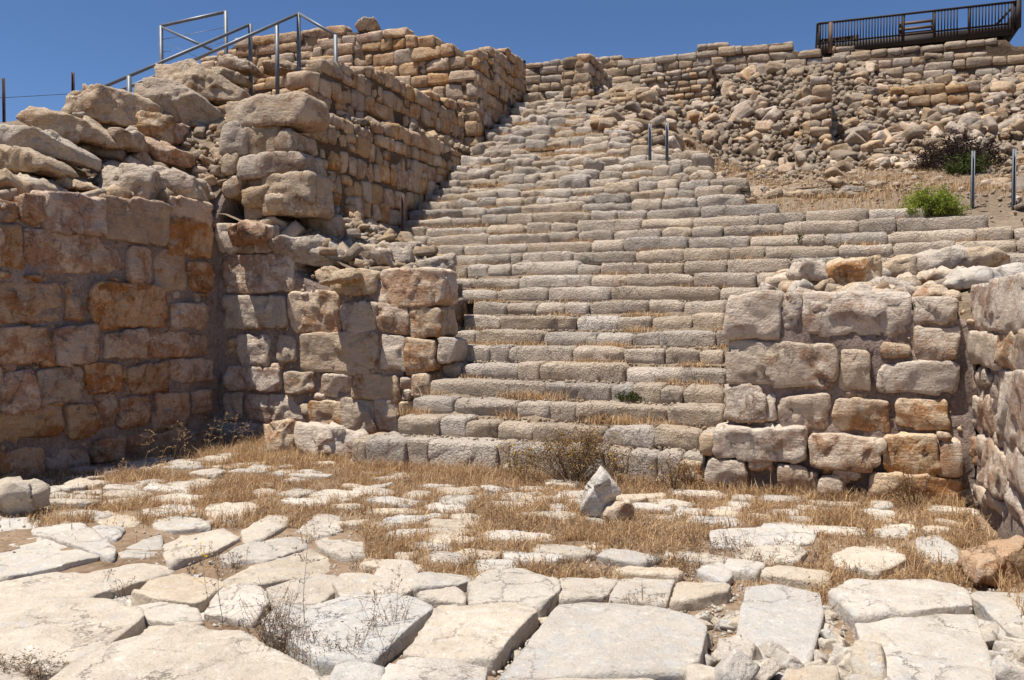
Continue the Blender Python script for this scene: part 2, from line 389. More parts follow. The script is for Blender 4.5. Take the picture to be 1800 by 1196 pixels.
_L = np.array([(-7.7,4,2.2),(-7.8,5,2.3),(-7.8,6.5,2.4),(-7.8,8,2.7),(-7.8,9.3,3.0),(-8.6,7,3.1),(-9.6,6.6,3.4),(-9.6,8.2,4.1),(-9.2,9.6,4.5),(-8,9.9,3.9),
  (-9.5,12,5.3),(-8,12,5.0),(-7.8,10.8,4.4),(-7.7,14,5.5),(-7.8,17,5.6),(-9,15,5.8),(-12,17,6.0),(-12,10,4.4),(-14,7,3.2),(-20,5,2),(-20,17,5.5),(-14,12,4.8),(-26,10,2.5),(-26,24,6),(-14,24,7.6),(-9,20,7.8),(-9,30,8.6),(-30,40,8),(-12,40,9.5),(-10,4,2.6)])
def _rbf(P_, f):
    d = np.linalg.norm(P_[:, None]-P_[None], axis=2); A = d; n = len(P_)
    B = np.zeros((n+3, n+3)); B[:n, :n] = A; B[:n, n] = 1; B[:n, n+1:] = P_; B[n, :n] = 1; B[n+1:, :n] = P_.T
    return np.linalg.solve(B, np.concatenate([f, [0, 0, 0]]))
_wl = _rbf(_L[:, :2], _L[:, 2])
def h_left(u, v):
    X = np.stack([np.ravel(u), np.ravel(v)], 1); d = np.linalg.norm(X[:, None]-_L[None, :, :2], axis=2)
    return (d@_wl[:-3] + _wl[-3] + X@_wl[-2:]).reshape(np.shape(u))
def grid_sheet(name, us, vs, hf, mat, seed=1, amp=.04, freq=2.5):
    U, Vg = np.meshgrid(us, vs, indexing='ij'); z = hf(U, Vg)
    p = U[..., None]*UV_+Vg[..., None]*VV; p[..., 2] = z
    f = p.reshape(-1, 3); f[:, 2] += fbm(f*np.array([freq, freq, 0])+.37, seed, 4)*amp
    ni, nj = len(us), len(vs); I = np.arange(ni*nj).reshape(ni, nj)
    Q = np.stack([I[:-1, :-1], I[1:, :-1], I[1:, 1:], I[:-1, 1:]], -1).reshape(-1, 4)
    return obj(name, new_mesh(name, f, Q, True, mat))
# plaza ground, with its far apron reaching the horizon
PLZ = np.concatenate([[-400, -150, -60, -30], np.arange(-16, 12, .16), [20, 40, 90, 250, 400]])
PLV = np.concatenate([[-400, -100, -30], np.arange(-6, 9.6, .14), [12, 20, 60, 200, 400]])
def h_plaza(u, v):
    x = u*CS+v*SN; y = -u*SN+v*CS
    h = -.085 + .055*sst(y, 4.9, 6.0) + .0*u
    h = h + np.where((u > 1.2) & (v > 4), .0, 0)
    return np.where((v > 9.5) | (np.abs(u) > 17), -.6, h)
tag(grid_sheet('ground', PLZ, PLV, h_plaza, M_SOIL, 3, .022, 3.), 'dry reddish soil of the courtyard floor', kind='structure')
tag(grid_sheet('hillside', np.concatenate([np.arange(-7.3, 9, .14), np.arange(9, 30, 1.)]), np.concatenate([np.arange(8.3, 25, .14), np.arange(25.2, 60, 1.2)]), h_right, M_GRAV, 5, .05, 2.2), 'stony slope rising to the back wall', kind='structure')
tag(grid_sheet('earth_bank', np.concatenate([np.arange(-40, -14, 1.), np.arange(-14, -7.58, .15)]), np.concatenate([np.arange(3.0, 24, .2), np.arange(24, 50, 1.5)]), h_left, M_GRAV, 9, .05, 2.2), 'earth bank behind the left walls', kind='structure')

# ------------------------------------------------------------------ wall cores and masonry
def core(name, fr, a0, a1, zb, top, thick, recess, mat, parent, res=.09, amp=.03, zbf=None):
    na = max(2, int((a1-a0)/res)); zs = 24
    A = np.linspace(a0, a1, na+1); tz = np.array([top(a) for a in A]); bz = np.array([zb if zbf is None else zbf(a) for a in A])
    nz = max(2, int((tz-bz).max()/res)); T = np.linspace(0, 1, nz+1)
    rows = []
    # ring around: front bottom -> top -> back
    V = []
    nt_ = 4
    for i, a in enumerate(A):
        for t in T: V.append((a, bz[i]+(tz[i]-bz[i])*t, -recess))
        for t in range(1, nt_+1): V.append((a, tz[i], -recess-(thick-recess)*t/nt_))
        V.append((a, bz[i], -thick))
    V = np.array(V); m = nz+1+nt_+1
    d = fbm(V*6.5+3, _seed[0], 4, .6)*amp
    V[:, 2] += np.where(V[:, 2] > -recess-1e-6, d, 0); V[:, 1] += np.where(V[:, 2] < -recess-.02, d, 0)
    I = np.arange((na+1)*m).reshape(na+1, m)
    Q = np.stack([I[:-1, :-1], I[1:, :-1], I[1:, 1:], I[:-1, 1:]], -1).reshape(-1, 4)
    W = fr.pt(V); c = np.array(parent.location)
    # end caps
    caps = []
    for e in (0, na):
        mid = len(W)
        ring = I[e]
        ctr = W[ring].mean(0); W = np.vstack([W, ctr])
        for j in range(m): caps.append([ring[j], ring[(j+1) % m], mid, mid])
    caps = np.array(caps)[:, :3]
    me = bpy.data.meshes.new(name)
    me.from_pydata((W-c).tolist(), [], [list(map(int, q[::-1] if fr.flip else q)) for q in Q]+[list(map(int, q)) for q in caps]); me.materials.append(mat)
    me.polygons.foreach_set('use_smooth', np.ones(len(me.polygons), bool)); me.update()
    o = bpy.data.objects.new(name, me); COL.objects.link(o); o.parent = parent
    _seed[0] += 1
    return o
def courses(fr, a0, a1, zb, top, hr, wr, thick, prot, mat, parent, bottom=None, jit=.07, res=.06, k=9, cuts=4, amp=.012, skip=None, corner=.12, gap=.004, rough=1., maxn=300, pj=.03):
    z = zb; n = 0; zmax = max(top(a) for a in np.linspace(a0, a1, 30)); row = 0
    while z < zmax-.04 and n < maxn:
        h = rnd.uniform(*hr); a = a0-rnd.uniform(0, wr[0]) if row % 2 else a0; 
        ph = rnd.uniform(0, 6)
        while a < a1-.03:
            w_ = rnd.uniform(*wr)*(1.0 if rnd.random() > .15 else .5)
            s, e = max(a, a0), min(a+w_, a1)
            mid = (s+e)/2; zz = z+.03*math.sin(mid*1.3+ph)
            tp = top(mid); hh = h*rnd.uniform(.9, 1.06)
            if e-s > .06 and zz+hh*.5 < tp and (bottom is None or zz+hh > bottom(mid)) and not (skip and skip(mid, zz+hh/2)):
                if zz+hh > tp-.03: hh = min(hh, max(.07, tp-zz)+rnd.uniform(-.02, .05))
                parts_ = [(zz, hh)]
                if hh > hr[0]*1.15 and rnd.random() < .18 and e-s < wr[1]*.8:
                    q = rnd.uniform(.4, .6); parts_ = [(zz, hh*q), (zz+hh*q, hh*(1-q))]
                for (zq, hq) in parts_:
                    m_ = min(e-s, hq); J = lambda: rnd.uniform(-jit, jit)*m_
                    pts = []
                    for (sx, sy) in ((0,0), (1,0), (1,1), (0,1)):
                        X = (e-gap if sx else s+gap)+J(); Y = (zq+hq-gap if sy else zq+gap)+J(); c = m_*corner*rnd.uniform(.3, 1.3)
                        pts += [(X+(-c if sx else c), Y), (X, Y+(-c if sy else c))]
                    stone(fr, pts, thick*rnd.uniform(.8, 1.1), prot+rnd.uniform(-pj, pj), mat, 'stone', parent, res, 80, cuts, (.92, 1.0), amp=amp, rough=rough, facets=2, fst=.02, chip=amp*.9, smooth=False)
                    n += 1
            a += w_
        z += h; row += 1
    return n
def lerp_fn(pts):
    xs = [p[0] for p in pts]; ys = [p[1] for p in pts]
    return lambda a: float(np.interp(a, xs, ys))
def top_from_px(fr, pts):
    q = sorted(fr.px(x, y) for x, y in pts); return lerp_fn(q)
def zc(lst, ox, oy, sc): return [(ox+a/sc, oy+b/sc, ox+c/sc, oy+d/sc) for a, b, c, d in lst]
def traced(fr, lst, thick, prot, mat, parent, res=.03, k=70, cuts=6, amp=.011, j=.07, corner=.13, freq=6, pj=.025):
    for r in lst:
        w_ = abs(r[2]-r[0])*abs(r[3]-r[1]); th = thick if w_ > 900 else thick*.6; ex_ = .8 if w_ > 900 else .3; r = (min(r[0], r[2])-ex_, r[1]-ex_, max(r[0], r[2])+ex_, r[3]+ex_)
        stone(fr, rect(fr, *r, j=j, corner=corner), th, prot+rnd.uniform(-pj, pj) - (0 if w_ > 900 else .02), mat, 'stone', parent, res, k, cuts, amp=amp, freq=freq, cutr=(.84, .99), facets=4, fst=.022, chip=.024, smooth=False)

# ---- left wall
FL = sideR(-7.55)
W1 = tag(empty('ashlar_wall', P(-7.55, 7, 0)), 'tall shaded ashlar wall of brown blocks on the far left, meeting the jutting wall stub', 'wall')
L1 = zc([(0,40,135,280),(140,75,680,305),(690,170,810,350),(825,190,990,385),(1005,250,1125,385),(905,20,1125,200),
 (0,340,350,550),(365,355,465,545),(475,345,890,600),(905,455,1100,595),(20,585,290,770),(300,575,520,780),(555,610,770,750),(785,612,1000,742),(1003,625,1105,735),
 (-200,800,25,1000),(30,820,195,1015),(210,795,450,985),(470,775,645,915),(685,780,890,925),(900,755,1135,870),(-100,1020,330,1180),(365,995,500,1180),(515,930,618,1110),(630,945,790,1110),(830,930,1005,1090),(1020,920,1125,1040),
 (10,290,75,320),(140,312,220,335),(240,755,310,795),(270,985,340,1005),(15,780,100,820),(590,325,635,345),(930,395,955,430),(1040,405,1068,450),(645,785,675,860),(970,880,1005,920),(380,990,500,1000),(-160,590,5,780),(-250,340,-8,550),(-200,60,-8,280)], 0, 380, 2.99)
L1 += [(0,790,85,850),(88,788,160,835),(165,772,222,815),(225,765,262,805),(265,758,330,800),(333,755,380,790),(270,722,330,752),(-80,780,-4,880),
 (187,350,297,430),(83,338,185,410),(300,352,372,396),(-5,350,40,390),(43,345,80,392),(-90,340,-9,390)]
traced(FL, L1, .42, .02, M_WALL, W1)
topL1 = top_from_px(FL, [(-200, 330), (0, 345), (80, 345), (187, 350), (300, 352), (380, 372)])
core('mortar', FL, 4.4, 10.4, -.2, lambda a: topL1(a)-.06+min(.5, max(0, a-9.38)*1.5), .9, .06, M_MORT, W1)
courses(FL, 2.6, 4.6, 0, lambda a: 2.3, (.3, .45), (.4, .9), .4, 0, M_WALL, W1)

# ---- left jutting stub: front face and the face looking to the stairs
FB = front(9.35)
W2 = tag(empty('ashlar_wall_stub', P(-6, 9.8, 0)), 'broken ashlar wall stub jutting out left of the stairs, half in shade', 'wall')
L2 = zc([(85,235,380,390),(95,410,365,545),(75,110,300,225),(380,385,590,560),(590,430,740,560),(745,440,885,565),(885,455,1015,580),
 (320,580,400,680),(160,570,290,700),(85,590,155,660),(410,560,755,730),(770,570,865,720),(868,590,985,720),
 (100,710,340,800),(355,730,480,815),(510,740,640,830),(640,740,830,845),(100,820,170,930),(185,820,430,940),(460,845,600,970),(600,850,735,975),(735,850,825,975),
 (255,950,380,1050),(385,970,640,1080),(0,930,90,1010),(90,945,250,1040),(750,290,1025,455),(545,300,740,400),(400,395,455,430),(300,690,350,720),(480,820,520,845),(430,860,458,900),(370,410,395,440),(840,750,890,800),(850,805,885,850),(835,855,890,920),(890,740,965,835),(860,650,960,735),(870,920,930,985),(995,590,1060,690),(700,1090,760,1120)], 350, 350, 2.392)
traced(FB, L2, .5, .03, M_BLOCK, W2)
topL2 = top_from_px(FB, [(380, 400), (470, 405), (520, 470), (590, 500), (660, 478), (780, 478), (790, 480)])
core('mortar', FB, -8.3, -4.85, -.2, lambda a: topL2(a)-.10, 1.9, .06, M_MORT, W2)
FBs = sideR(-4.80)
courses(FBs, 9.45, 11.3, .0, lambda a: 2.0, (.26, .36), (.35, .6), .4, 0, M_BLOCK, W2, k=10, amp=.02, pj=.04)

# ---- rubble-masonry retaining wall beside the stairs, three stages
zst = lambda v: float(h_stair(np.array(v)))
FT1 = sideR(-7.02)
W3 = tag(empty('retaining_wall', P(-7.02, 13, 3)), 'long brown retaining wall of small fitted stones climbing along the left of the stairs, lowest tier', 'wall')
topT1 = top_from_px(FT1, [(470, 180), (540, 192), (600, 205), (700, 222), (770, 240), (840, 268)])
courses(FT1, 9.62, 17.1, 1.9, topT1, (.20, .34), (.20, .46), .35, 0, M_TIER, W3, bottom=lambda v: max(zst(v)-.1, 2.5), res=.07, k=8, cuts=3, jit=.10, corner=.08, maxn=300)
core('joint_fill', FT1, 9.85, 17.2, 1.2, lambda a: topT1(a)-.08, .45, .05, M_CORE, W3, .14)
FE = front(9.48)
traced(FE, [(382,215,430,272),(430,214,480,270),(385,272,415,306),(415,272,525,308),(384,168,532,220),(388,312,420,345),(425,330,470,360),(455,305,540,375),(480,230,510,262)], .6, .0, M_BOUL, W3, .05, amp=.02)

FT2 = sideR(-7.40)
W4 = tag(empty('retaining_wall', P(-7.40, 15, 5)), 'middle tier of brown rubble masonry set back above the long retaining wall', 'wall')
topT2 = top_from_px(FT2, [(560, 112), (614, 112), (680, 125), (735, 150), (800, 180), (832, 215)])
courses(FT2, 11.2, 17.35, 4.55, topT2, (.2, .32), (.2, .48), .35, 0, M_TIER, W4, res=.06, k=8, cuts=3, jit=.10, corner=.13, bottom=lambda v: topT1(v)-.25)
core('joint_fill', FT2, 11.6, 17.3, 4.0, lambda a: topT2(a)-.08, .5, .05, M_CORE, W4, .14)

FT3 = front(17.3); FT3s = sideR(-7.08)
W5 = tag(empty('masonry_terrace', P(-8, 17.3, 5)), 'highest brown stone terrace wall against the sky at the head of the stairs', 'wall')
topT3 = top_from_px(FT3, [(300, 105), (380, 96), (430, 62), (520, 50), (570, 45), (640, 52), (700, 52), (765, 62), (800, 75), (832, 100)])
courses(FT3, -14.5, -7.12, 5.0, topT3, (.22, .34), (.3, .75), .4, 0, M_TIER, W5, res=.06, k=9, cuts=3, corner=.08, bottom=lambda u: 5.6)
topT3s = top_from_px(FT3s, [(832, 100), (850, 85), (880, 82), (905, 92), (925, 100)])
courses(FT3s, 17.35, 20.6, 5.0, topT3s, (.2, .32), (.2, .5), .4, 0, M_TIER, W5, res=.06, k=8, cuts=3, jit=.10, corner=.13, bottom=lambda v: zst(v)-.1)
core('joint_fill', FT3, -14.5, -7.2, 4.5, lambda a: topT3(a)-.08, .6, .05, M_CORE, W5, .16)
core('joint_fill', FT3s, 17.4, 20.6, 4.5, lambda a: topT3s(a)-.08, .6, .05, M_CORE, W5, .16)

# ---- right-hand block of wall: front face and returning side wall
FR = front(8.22)
W6 = tag(empty('ashlar_wall_stub', P(0, 8.4, 0)), 'sunlit cream ashlar wall with pink mortar standing right of the lower steps', 'wall')
L6 = zc([(180,280,415,470),(425,280,490,430),(495,280,970,460),(980,300,1165,410),(985,420,1160,555),(178,480,655,660),(670,515,785,685),(825,570,1160,690),(840,500,960,545),
 (165,665,345,815),(350,700,390,810),(395,715,605,840),(630,720,875,860),(890,725,1125,850),(345,825,385,845),(690,685,735,715)], 1200, 400, 2.392)
traced(FR, L6, .5, .02, M_BLOCK, W6)
L6b = zc([(135,840,515,970),(525,880,845,1010),(850,870,1065,1030),(1075,890,1165,1045),(100,975,270,1085),(285,975,385,1015),(405,1010,570,1100),(575,1040,690,1110),(780,1040,1170,1140),(590,1010,625,1035),(630,1015,750,1050),(500,930,520,975),(1070,860,1120,890),(80,875,130,955),(0,980,95,1060)], 1200, 400, 2.392)
traced(FR, L6b, .5, .12, M_BLOCK, W6)
topR = top_from_px(FR, [(1270, 525), (1400, 525), (1610, 530), (1690, 545)])
core('mortar', FR, -.83, 1.25, -.2, lambda a: topR(a)-.08, 1.6, .055, M_MORT, W6, .05)
FRl = sideL(-.86)
courses(FRl, 8.45, 9.9, .0, lambda a: 1.75, (.3, .42), (.4, .7), .4, 0, M_BLOCK, W6, k=10, amp=.02)
FW = sideL(1.22)
W7 = tag(empty('ashlar_wall', P(1.22, 6.5, 0)), 'pale wall at the right edge running toward the viewer, rust-stained stones', 'wall')
L7 = zc([(1190,225,1435,430),(1190,440,1320,580),(1320,440,1395,582),(1400,440,1500,585),(1190,600,1225,700),(1230,600,1285,665),(1310,600,1500,930),(1190,710,1235,860),(1240,700,1290,860),(1180,880,1230,980),(1270,930,1350,1110),(1355,940,1500,1115),(1235,880,1262,960),(1300,870,1330,915),
 (1220,1100,1265,1160),(1270,1115,1330,1190),(1335,1130,1500,1280),(1170,1080,1215,1150),(1290,600,1306,720)], 1200, 400, 2.392)
traced(FW, L7, .4, .03, M_BLOCK, W7, pj=.03, amp=.008)
print('W7', len(W7.children))
courses(FW, 3.6, 5.75, 0, lambda a: 1.95, (.3, .5), (.4, .8), .4, 0, M_BLOCK, W7)
core('mortar', FW, 3.6, 8.2, -.2, lambda a: 1.86, .9, .035, M_MORT, W7)

def chinking(fr, a0, a1, z0, topf, n, rec, mat, parent, smin=.02, smax=.07):
    g = np.random.default_rng(_seed[0]); bag = Bag(); RC = [stone_geo((.5, .36, .3), None, .34, 60, 5, (.75, .97), .01, 2.5, 5000+i) for i in range(8)]
    c = np.array(parent.location)
    for i in range(n):
        a = g.uniform(a0, a1); z = z0+(topf(a)-z0)*g.uniform(0, 1); V, Q = RC[g.integers(8)]; s_ = smin*(smax/smin)**g.uniform(0, 1)
        W = (V*s_*g.uniform(.7, 1.3, 3))@rot_rand(g, True).T
        bag.add(W+fr.pt(np.array([[a, z, -rec+g.uniform(-.015, .02)]]))-c, Q)
    o = obj('chinking_stones', bag.mesh('chinking_stones', False, mat)); o.parent = parent; o['kind'] = 'stuff'
chinking(FL, 4.6, 9.3, 0, topL1, 1500, .075, M_WALL, W1)
chinking(FB, -7.5, -4.85, 0, topL2, 700, .085, M_BLOCK, W2)
chinking(FR, -.8, 1.2, 0, topR, 380, .075, M_BLOCK, W6, .015, .045)

# ------------------------------------------------------------------ the great stairway
ST = tag(empty('stone_staircase', P(-3, 8.2, 0)), 'broad worn limestone stairway climbing between the ruined walls', 'staircase')
TR = {1: [622,645,714,753,872,892,970,1060,1105,1154,1198,1240], 2: [698,770,817,872,935,1060,1150,1232], 3: [722,795,907,965,1011,1173,1272],
 4: [752,958,1073,1112,1164,1200,1272], 5: [740,775,808,911,948,1098,1199,1277], 6: [768,806,860,895,1007,1096,1168,1229,1270], 7: [797,835,955,1048,1111,1160,1258],
 8: [812,879,1011,1085,1145,1215,1272], 9: [832,890,942,991,1034,1141,1202,1279], 10: [782,807,872,961,1073,1265,1340,1410], 11: [780,827,911,1039,1101,1220,1330,1430],
 12: [745,800,819,857,897,1016,1056,1138,1202,1277,1390,1480], 13: [740,800,837,897,917,1006,1118,1202,1282,1345,1475,1570,1680,1790]}
nst = 0
for n in range(1, 38):
    v = V0+TREAD*(n-1); z = step_z(n); ul = -4.72 if v < 11.35 else -7.0
    if n <= 9: ur = -.80
    elif n <= 11: ur = .4
    elif n <= 16: ur = 2.6-(.28*(n-12) if n > 14 else 0)
    else: ur = float(np.interp(v, [13.6, 15.4, 16.9, 18.5, 20.1], [-1.2, -1.9, -4.0, -5.0, -5.7]))
    if n == 16: ur = .75
    fr = front(v)
    if n in TR:
        us = [fr.px(x, 560-(z-CAMZ)*120)[0] for x in TR[n]]
        us = [a for a in us]
        if us[0] > ul+.15 and n > 9:
            a = us[0]; 
            while a > ul+.2: a -= rnd.uniform(.35, .7); us.insert(0, max(a, ul))
        while us[-1] < ur-.3: us.append(us[-1]+rnd.uniform(.4, 1.0))
    else:
        us = [ul]
        lo, hi = (.35, 1.15) if n < 19 else (.22, .62)
        while us[-1] < ur-.1: us.append(us[-1]+rnd.uniform(lo, hi))
    ruin = 0 if n < 17 else min(1., (n-16)/8)
    hgt = RISE if n > 1 else .32
    for a, b in zip(us[:-1], us[1:]):
        if b-a < .05: continue
        if rnd.random() < .07*ruin and n > 16: continue
        dz = rnd.gauss(0, .010+.022*ruin); dv = rnd.gauss(0, .018+.045*ruin)
        g = .003
        zt = z+dz; zbm = z-hgt-.01; sk = rnd.gauss(0, .008+.012*ruin)
        c = .012+.02*rnd.random()+(.05*rnd.random() if rnd.random() < .18 else 0)
        zt += .012*math.sin(a*1.7+n*1.3); dv += .02*math.sin(a*1.1+n*.9)
        pts = [(a+g, zbm), (b-g, zbm), (b-g, zt-c+sk), (b-g-c, zt+sk), (a+g+c, zt-sk), (a+g, zt-c-sk)]
        stone(fr, pts, .62, dv, M_STEP, 'stone', ST, .032 if n < 9 else .05, 90-20*ruin, 2 if ruin < .3 else 6, (.9, .99), amp=.008+.012*ruin, freq=7, facets=2, fst=.01+.015*ruin, chip=.009+.016*ruin, smooth=False, bevel=rnd.choice([.012, .018, .026, .036, .055]))
        nst += 1

# ------------------------------------------------------------------ back wall, pier and side walls on the slope
FK = front(24.8)
W8 = tag(empty('back_wall', P(0, 24.8, 8)), 'long coursed stone wall closing the top of the slope under the sky', 'wall')
topK = top_from_px(FK, [(880, 118), (930, 112), (985, 104), (1100, 97), (1218, 92), (1224, 80), (1385, 70), (1395, 84), (1440, 92), (1500, 96), (1560, 96), (1700, 92), (1760, 92), (1900, 88)])
courses(FK, -8.6, 6.2, 7.1, topK, (.20, .27), (.28, .75), .4, 0, M_BACK, W8, res=.07, k=10, cuts=2, jit=.06, corner=.06, amp=.012, pj=.02)
core('joint_fill', FK, -8.8, 6.4, 6.6, lambda a: topK(a)-.08, .6, .05, M_CORE, W8, .2)
FK2 = front(26.0)
W9 = tag(empty('upper_back_wall', P(4, 26, 9)), 'dark grey coursed wall directly under the timber deck', 'wall')
topK2 = top_from_px(FK2, [(1430, 84), (1540, 84), (1640, 78), (1700, 70), (1770, 66), (1780, 78), (1900, 74)])
courses(FK2, 0.2, 8.0, 8.9, topK2, (.22, .25), (.35, .6), .4, 0, M_BACK, W9, res=.12, k=12, cuts=1, jit=.04, corner=.06, amp=.008, pj=.01)
core('joint_fill', FK2, .2, 8.2, 8.3, lambda a: topK2(a)-.05, .6, .05, M_CORE, W9, .2)
# pier of stacked stones on the slope
FP = front(20.7)
W10 = tag(empty('stone_pier', P(.3, 20.7, 5)), 'narrow upright wall end with a pale mortar edge amid the rubble slope', 'wall')
a0, b0 = FP.px(1424, 262); a1, b1 = FP.px(1462, 130)
courses(FP, a0, a1, b0-.1, lambda a: b1, (.15, .24), (.3, .55), .6, 0, M_RUB, W10, res=.07, amp=.018)
core('mortar', FP, a0+.03, a1-.03, b0-.1, lambda a: b1-.1, 3.6, .12, M_MORT, W10, .12)
FP2 = front(22.4)
W11 = tag(empty('masonry_wall_remnant', P(3, 22.4, 7)), 'short remnant of orange-brown coursed masonry above the dark hollow', 'wall')
a0, b0 = FP2.px(1565, 225); a1, b1 = FP2.px(1725, 140)
courses(FP2, a0, a1, b0-.1, lambda a: b1+.06*math.sin(a*4), (.22, .3), (.28, .5), .4, 0, M_TIER, W11, res=.07, amp=.015)
core('joint_fill', FP2, a0, a1, b0-.3, lambda a: b1-.1, .8, .05, M_CORE, W11, .12)
FP3 = sideR(-5.15)
W12 = tag(empty('low_side_wall', P(-5.2, 20.6, 7)), 'low rough wall stub beside the top of the stairs', 'wall')
courses(FP3, 19.6, 21.8, 6.6, lambda a: 7.95, (.16, .26), (.2, .4), .4, 0, M_RUB, W12, res=.07, amp=.02)
courses(front(19.6), -5.9, -5.2, 6.6, lambda a: 7.8, (.16, .26), (.2, .4), .4, 0, M_RUB, W12, res=.07, amp=.02)
core('joint_fill', FP3, 19.65, 21.8, 6.3, lambda a: 7.8, .7, .05, M_CORE, W12, .12)
FP4 = front(23.2)
W13 = tag(empty('masonry_wall_remnant', P(-3, 23.2, 7)), 'row of small coursed stones showing through the top of the rubble near the stairs', 'wall')
a0, b0 = FP4.px(1125, 185); a1, b1 = FP4.px(1255, 112)
courses(FP4, a0, a1, b0-.1, lambda a: b1, (.14, .22), (.2, .42), .4, 0, M_RUB, W13, res=.08, amp=.015)
core('joint_fill', FP4, a0, a1, b0-.3, lambda a: b1-.1, .6, .05, M_CORE, W13, .12)

# ------------------------------------------------------------------ individual boulders (traced)
def boulder(name, px_pts, D, thick, label, cat='boulder', mat=None, fr=None, res=.036, k=70, cuts=10, amp=.02, group=None, push=None):
    fr = fr or facing(D); pts = polypx(fr, px_pts)
    o = stone(fr, pts, thick, 0, mat or M_BOUL, name, None, res, k, cuts, (.76, .97), amp, 6, rough=1.3, facets=5, fst=.12, chip=.035, smooth=False)
    return tag(o, label, cat, group)
def Du(px, u):   # distance at which the sight line through px crosses the vertical plane u
    k_ = (px-900)/1500.; r_ = (k_*CS-SN)/(CS+k_*SN); v = u/r_; return -u*SN+v*CS
B = lambda *a, **k: boulder('boulder', *a, **k)
B([(258,100),(330,100),(420,150),(415,174),(372,175),(262,138)], Du(330,-9.1), .9, 'long grey slab tilted down to the right under the handrail')
B([(230,140),(262,133),(305,138),(378,190),(372,216),(262,212),(235,170)], Du(300,-8.8), .9, 'bulky cracked boulder below the long tilted slab')
B([(95,190),(108,150),(150,140),(215,152),(248,170),(242,222),(150,205),(100,196)], Du(170,-9.2), 1.0, 'large rounded boulder whose top cuts the sky left of the handrail')
B([(8,192),(70,188),(120,198),(165,225),(186,250),(110,242),(30,212)], Du(90,-8.9), .8, 'flat grey slab sloping right, highest at the far left edge')
B([(-40,215),(0,216),(60,222),(112,255),(115,278),(60,268),(-40,245)], Du(40,-8.5), .8, 'second flat slab down at the far left edge')
B([(-40,250),(0,252),(70,275),(80,292),(45,300),(-40,290)], Du(20,-8.2), .7, 'third flat slab down at the far left edge')
B([(-30,305),(30,302),(70,322),(68,340),(10,344),(-30,340)], Du(20,-8.0), .6, 'whitish flat block resting above the left wall top course', mat=M_BLOCK)
B([(233,195),(240,191),(283,195),(283,243),(234,241)], Du(258,-8.5), .5, 'squared dark brown block standing upright under the cracked boulder', k=40, cuts=3)
B([(284,208),(310,212),(309,248),(285,246)], Du(296,-8.5), .5, 'small orange upright block beside the dark brown block', k=40, cuts=3, mat=M_WALL)
B([(186,228),(228,228),(232,258),(190,256)], Du(210,-8.4), .5, 'grey block left of the dark brown upright block')
B([(229,242),(262,242),(318,262),(320,285),(290,283),(230,272)], Du(275,-8.3), .6, 'long brown block lying under the upright dark block', mat=M_WALL)
B([(160,300),(172,285),(225,286),(256,300),(256,350),(215,352),(164,338)], Du(205,-7.95), .7, 'big grey cuboid boulder standing on the left wall')
B([(248,292),(280,290),(335,310),(344,345),(335,362),(280,348),(255,330)], Du(295,-7.9), .7, 'grey boulder leaning right beside the big cuboid on the left wall')
B([(80,310),(100,304),(148,322),(148,334),(84,334)], Du(115,-8.0), .5, 'flat pale stone left of the big cuboid on the left wall', mat=M_BLOCK)
B([(372,97),(400,94),(445,110),(445,118),(385,115)], Du(405,-9.3), .6, 'thin grey capstone behind the foot of the handrail')
B([(368,118),(390,117),(425,130),(420,142),(372,128)], Du(395,-9.2), .6, 'brown stone wedged under the thin grey capstone')
B([(452,102),(475,99),(518,106),(515,120),(455,118)], Du(480,-8.7), .6, 'flat crusted stone at the foot of the middle handrail post')
B([(625,42),(632,32),(655,30),(665,42),(655,50),(628,50)], 19.6, .5, 'loose round rock perched on the topmost terrace wall')
B([(388,280),(400,268),(470,272),(520,290),(518,307),(400,305)], Du(455,-7.3), .5, 'long cracked stone projecting under the pillar of the retaining wall')
B([(463,318),(485,306),(520,308),(540,335),(535,372),(470,372)], Du(500,-6.9), .7, 'large grey boulder at the head of the rubble cascade')
B([(462,340),(476,335),(505,340),(505,368),(468,372)], Du(485,-6.7), .5, 'brown cube shaped stone leaning at the large grey boulder')
B([(517,380),(540,374),(590,378),(592,412),(520,414)], 11.6, .6, 'squarish pale boulder in the rubble above the left stub')
B([(465,425),(490,412),(555,415),(600,440),(605,462),(560,466),(480,462)], 10.9, .6, 'broad pale stone lying across the stub top')
B([(622,440),(650,432),(680,438),(685,468),(625,468)], 11.2, .6, 'rounded pale stone behind the left stub')
B([(648,432),(662,427),(718,428),(722,462),(690,466)], 11.6, .6, 'square grey block behind the left stub nearest the stairs')
B([(728,462),(760,452),(798,446),(799,484),(750,486)], 11.1, .35, 'leaning pale slab at the left edge of the steps behind the stub')
B([(445,385),(470,380),(500,392),(500,412),(455,410)], 11.3, .5, 'small angular stone in the cascade left of the squarish pale boulder', mat=M_RUB)
B([(392,395),(420,385),(468,392),(465,420),(395,424)], 10.8, .5, 'dark split boulder at the top of the stub against the left wall', mat=M_WALL)
B([(550,478),(575,470),(625,478),(630,492),(560,498)], 10.3, .4, 'flat stone lying on the stub beneath the small debris')
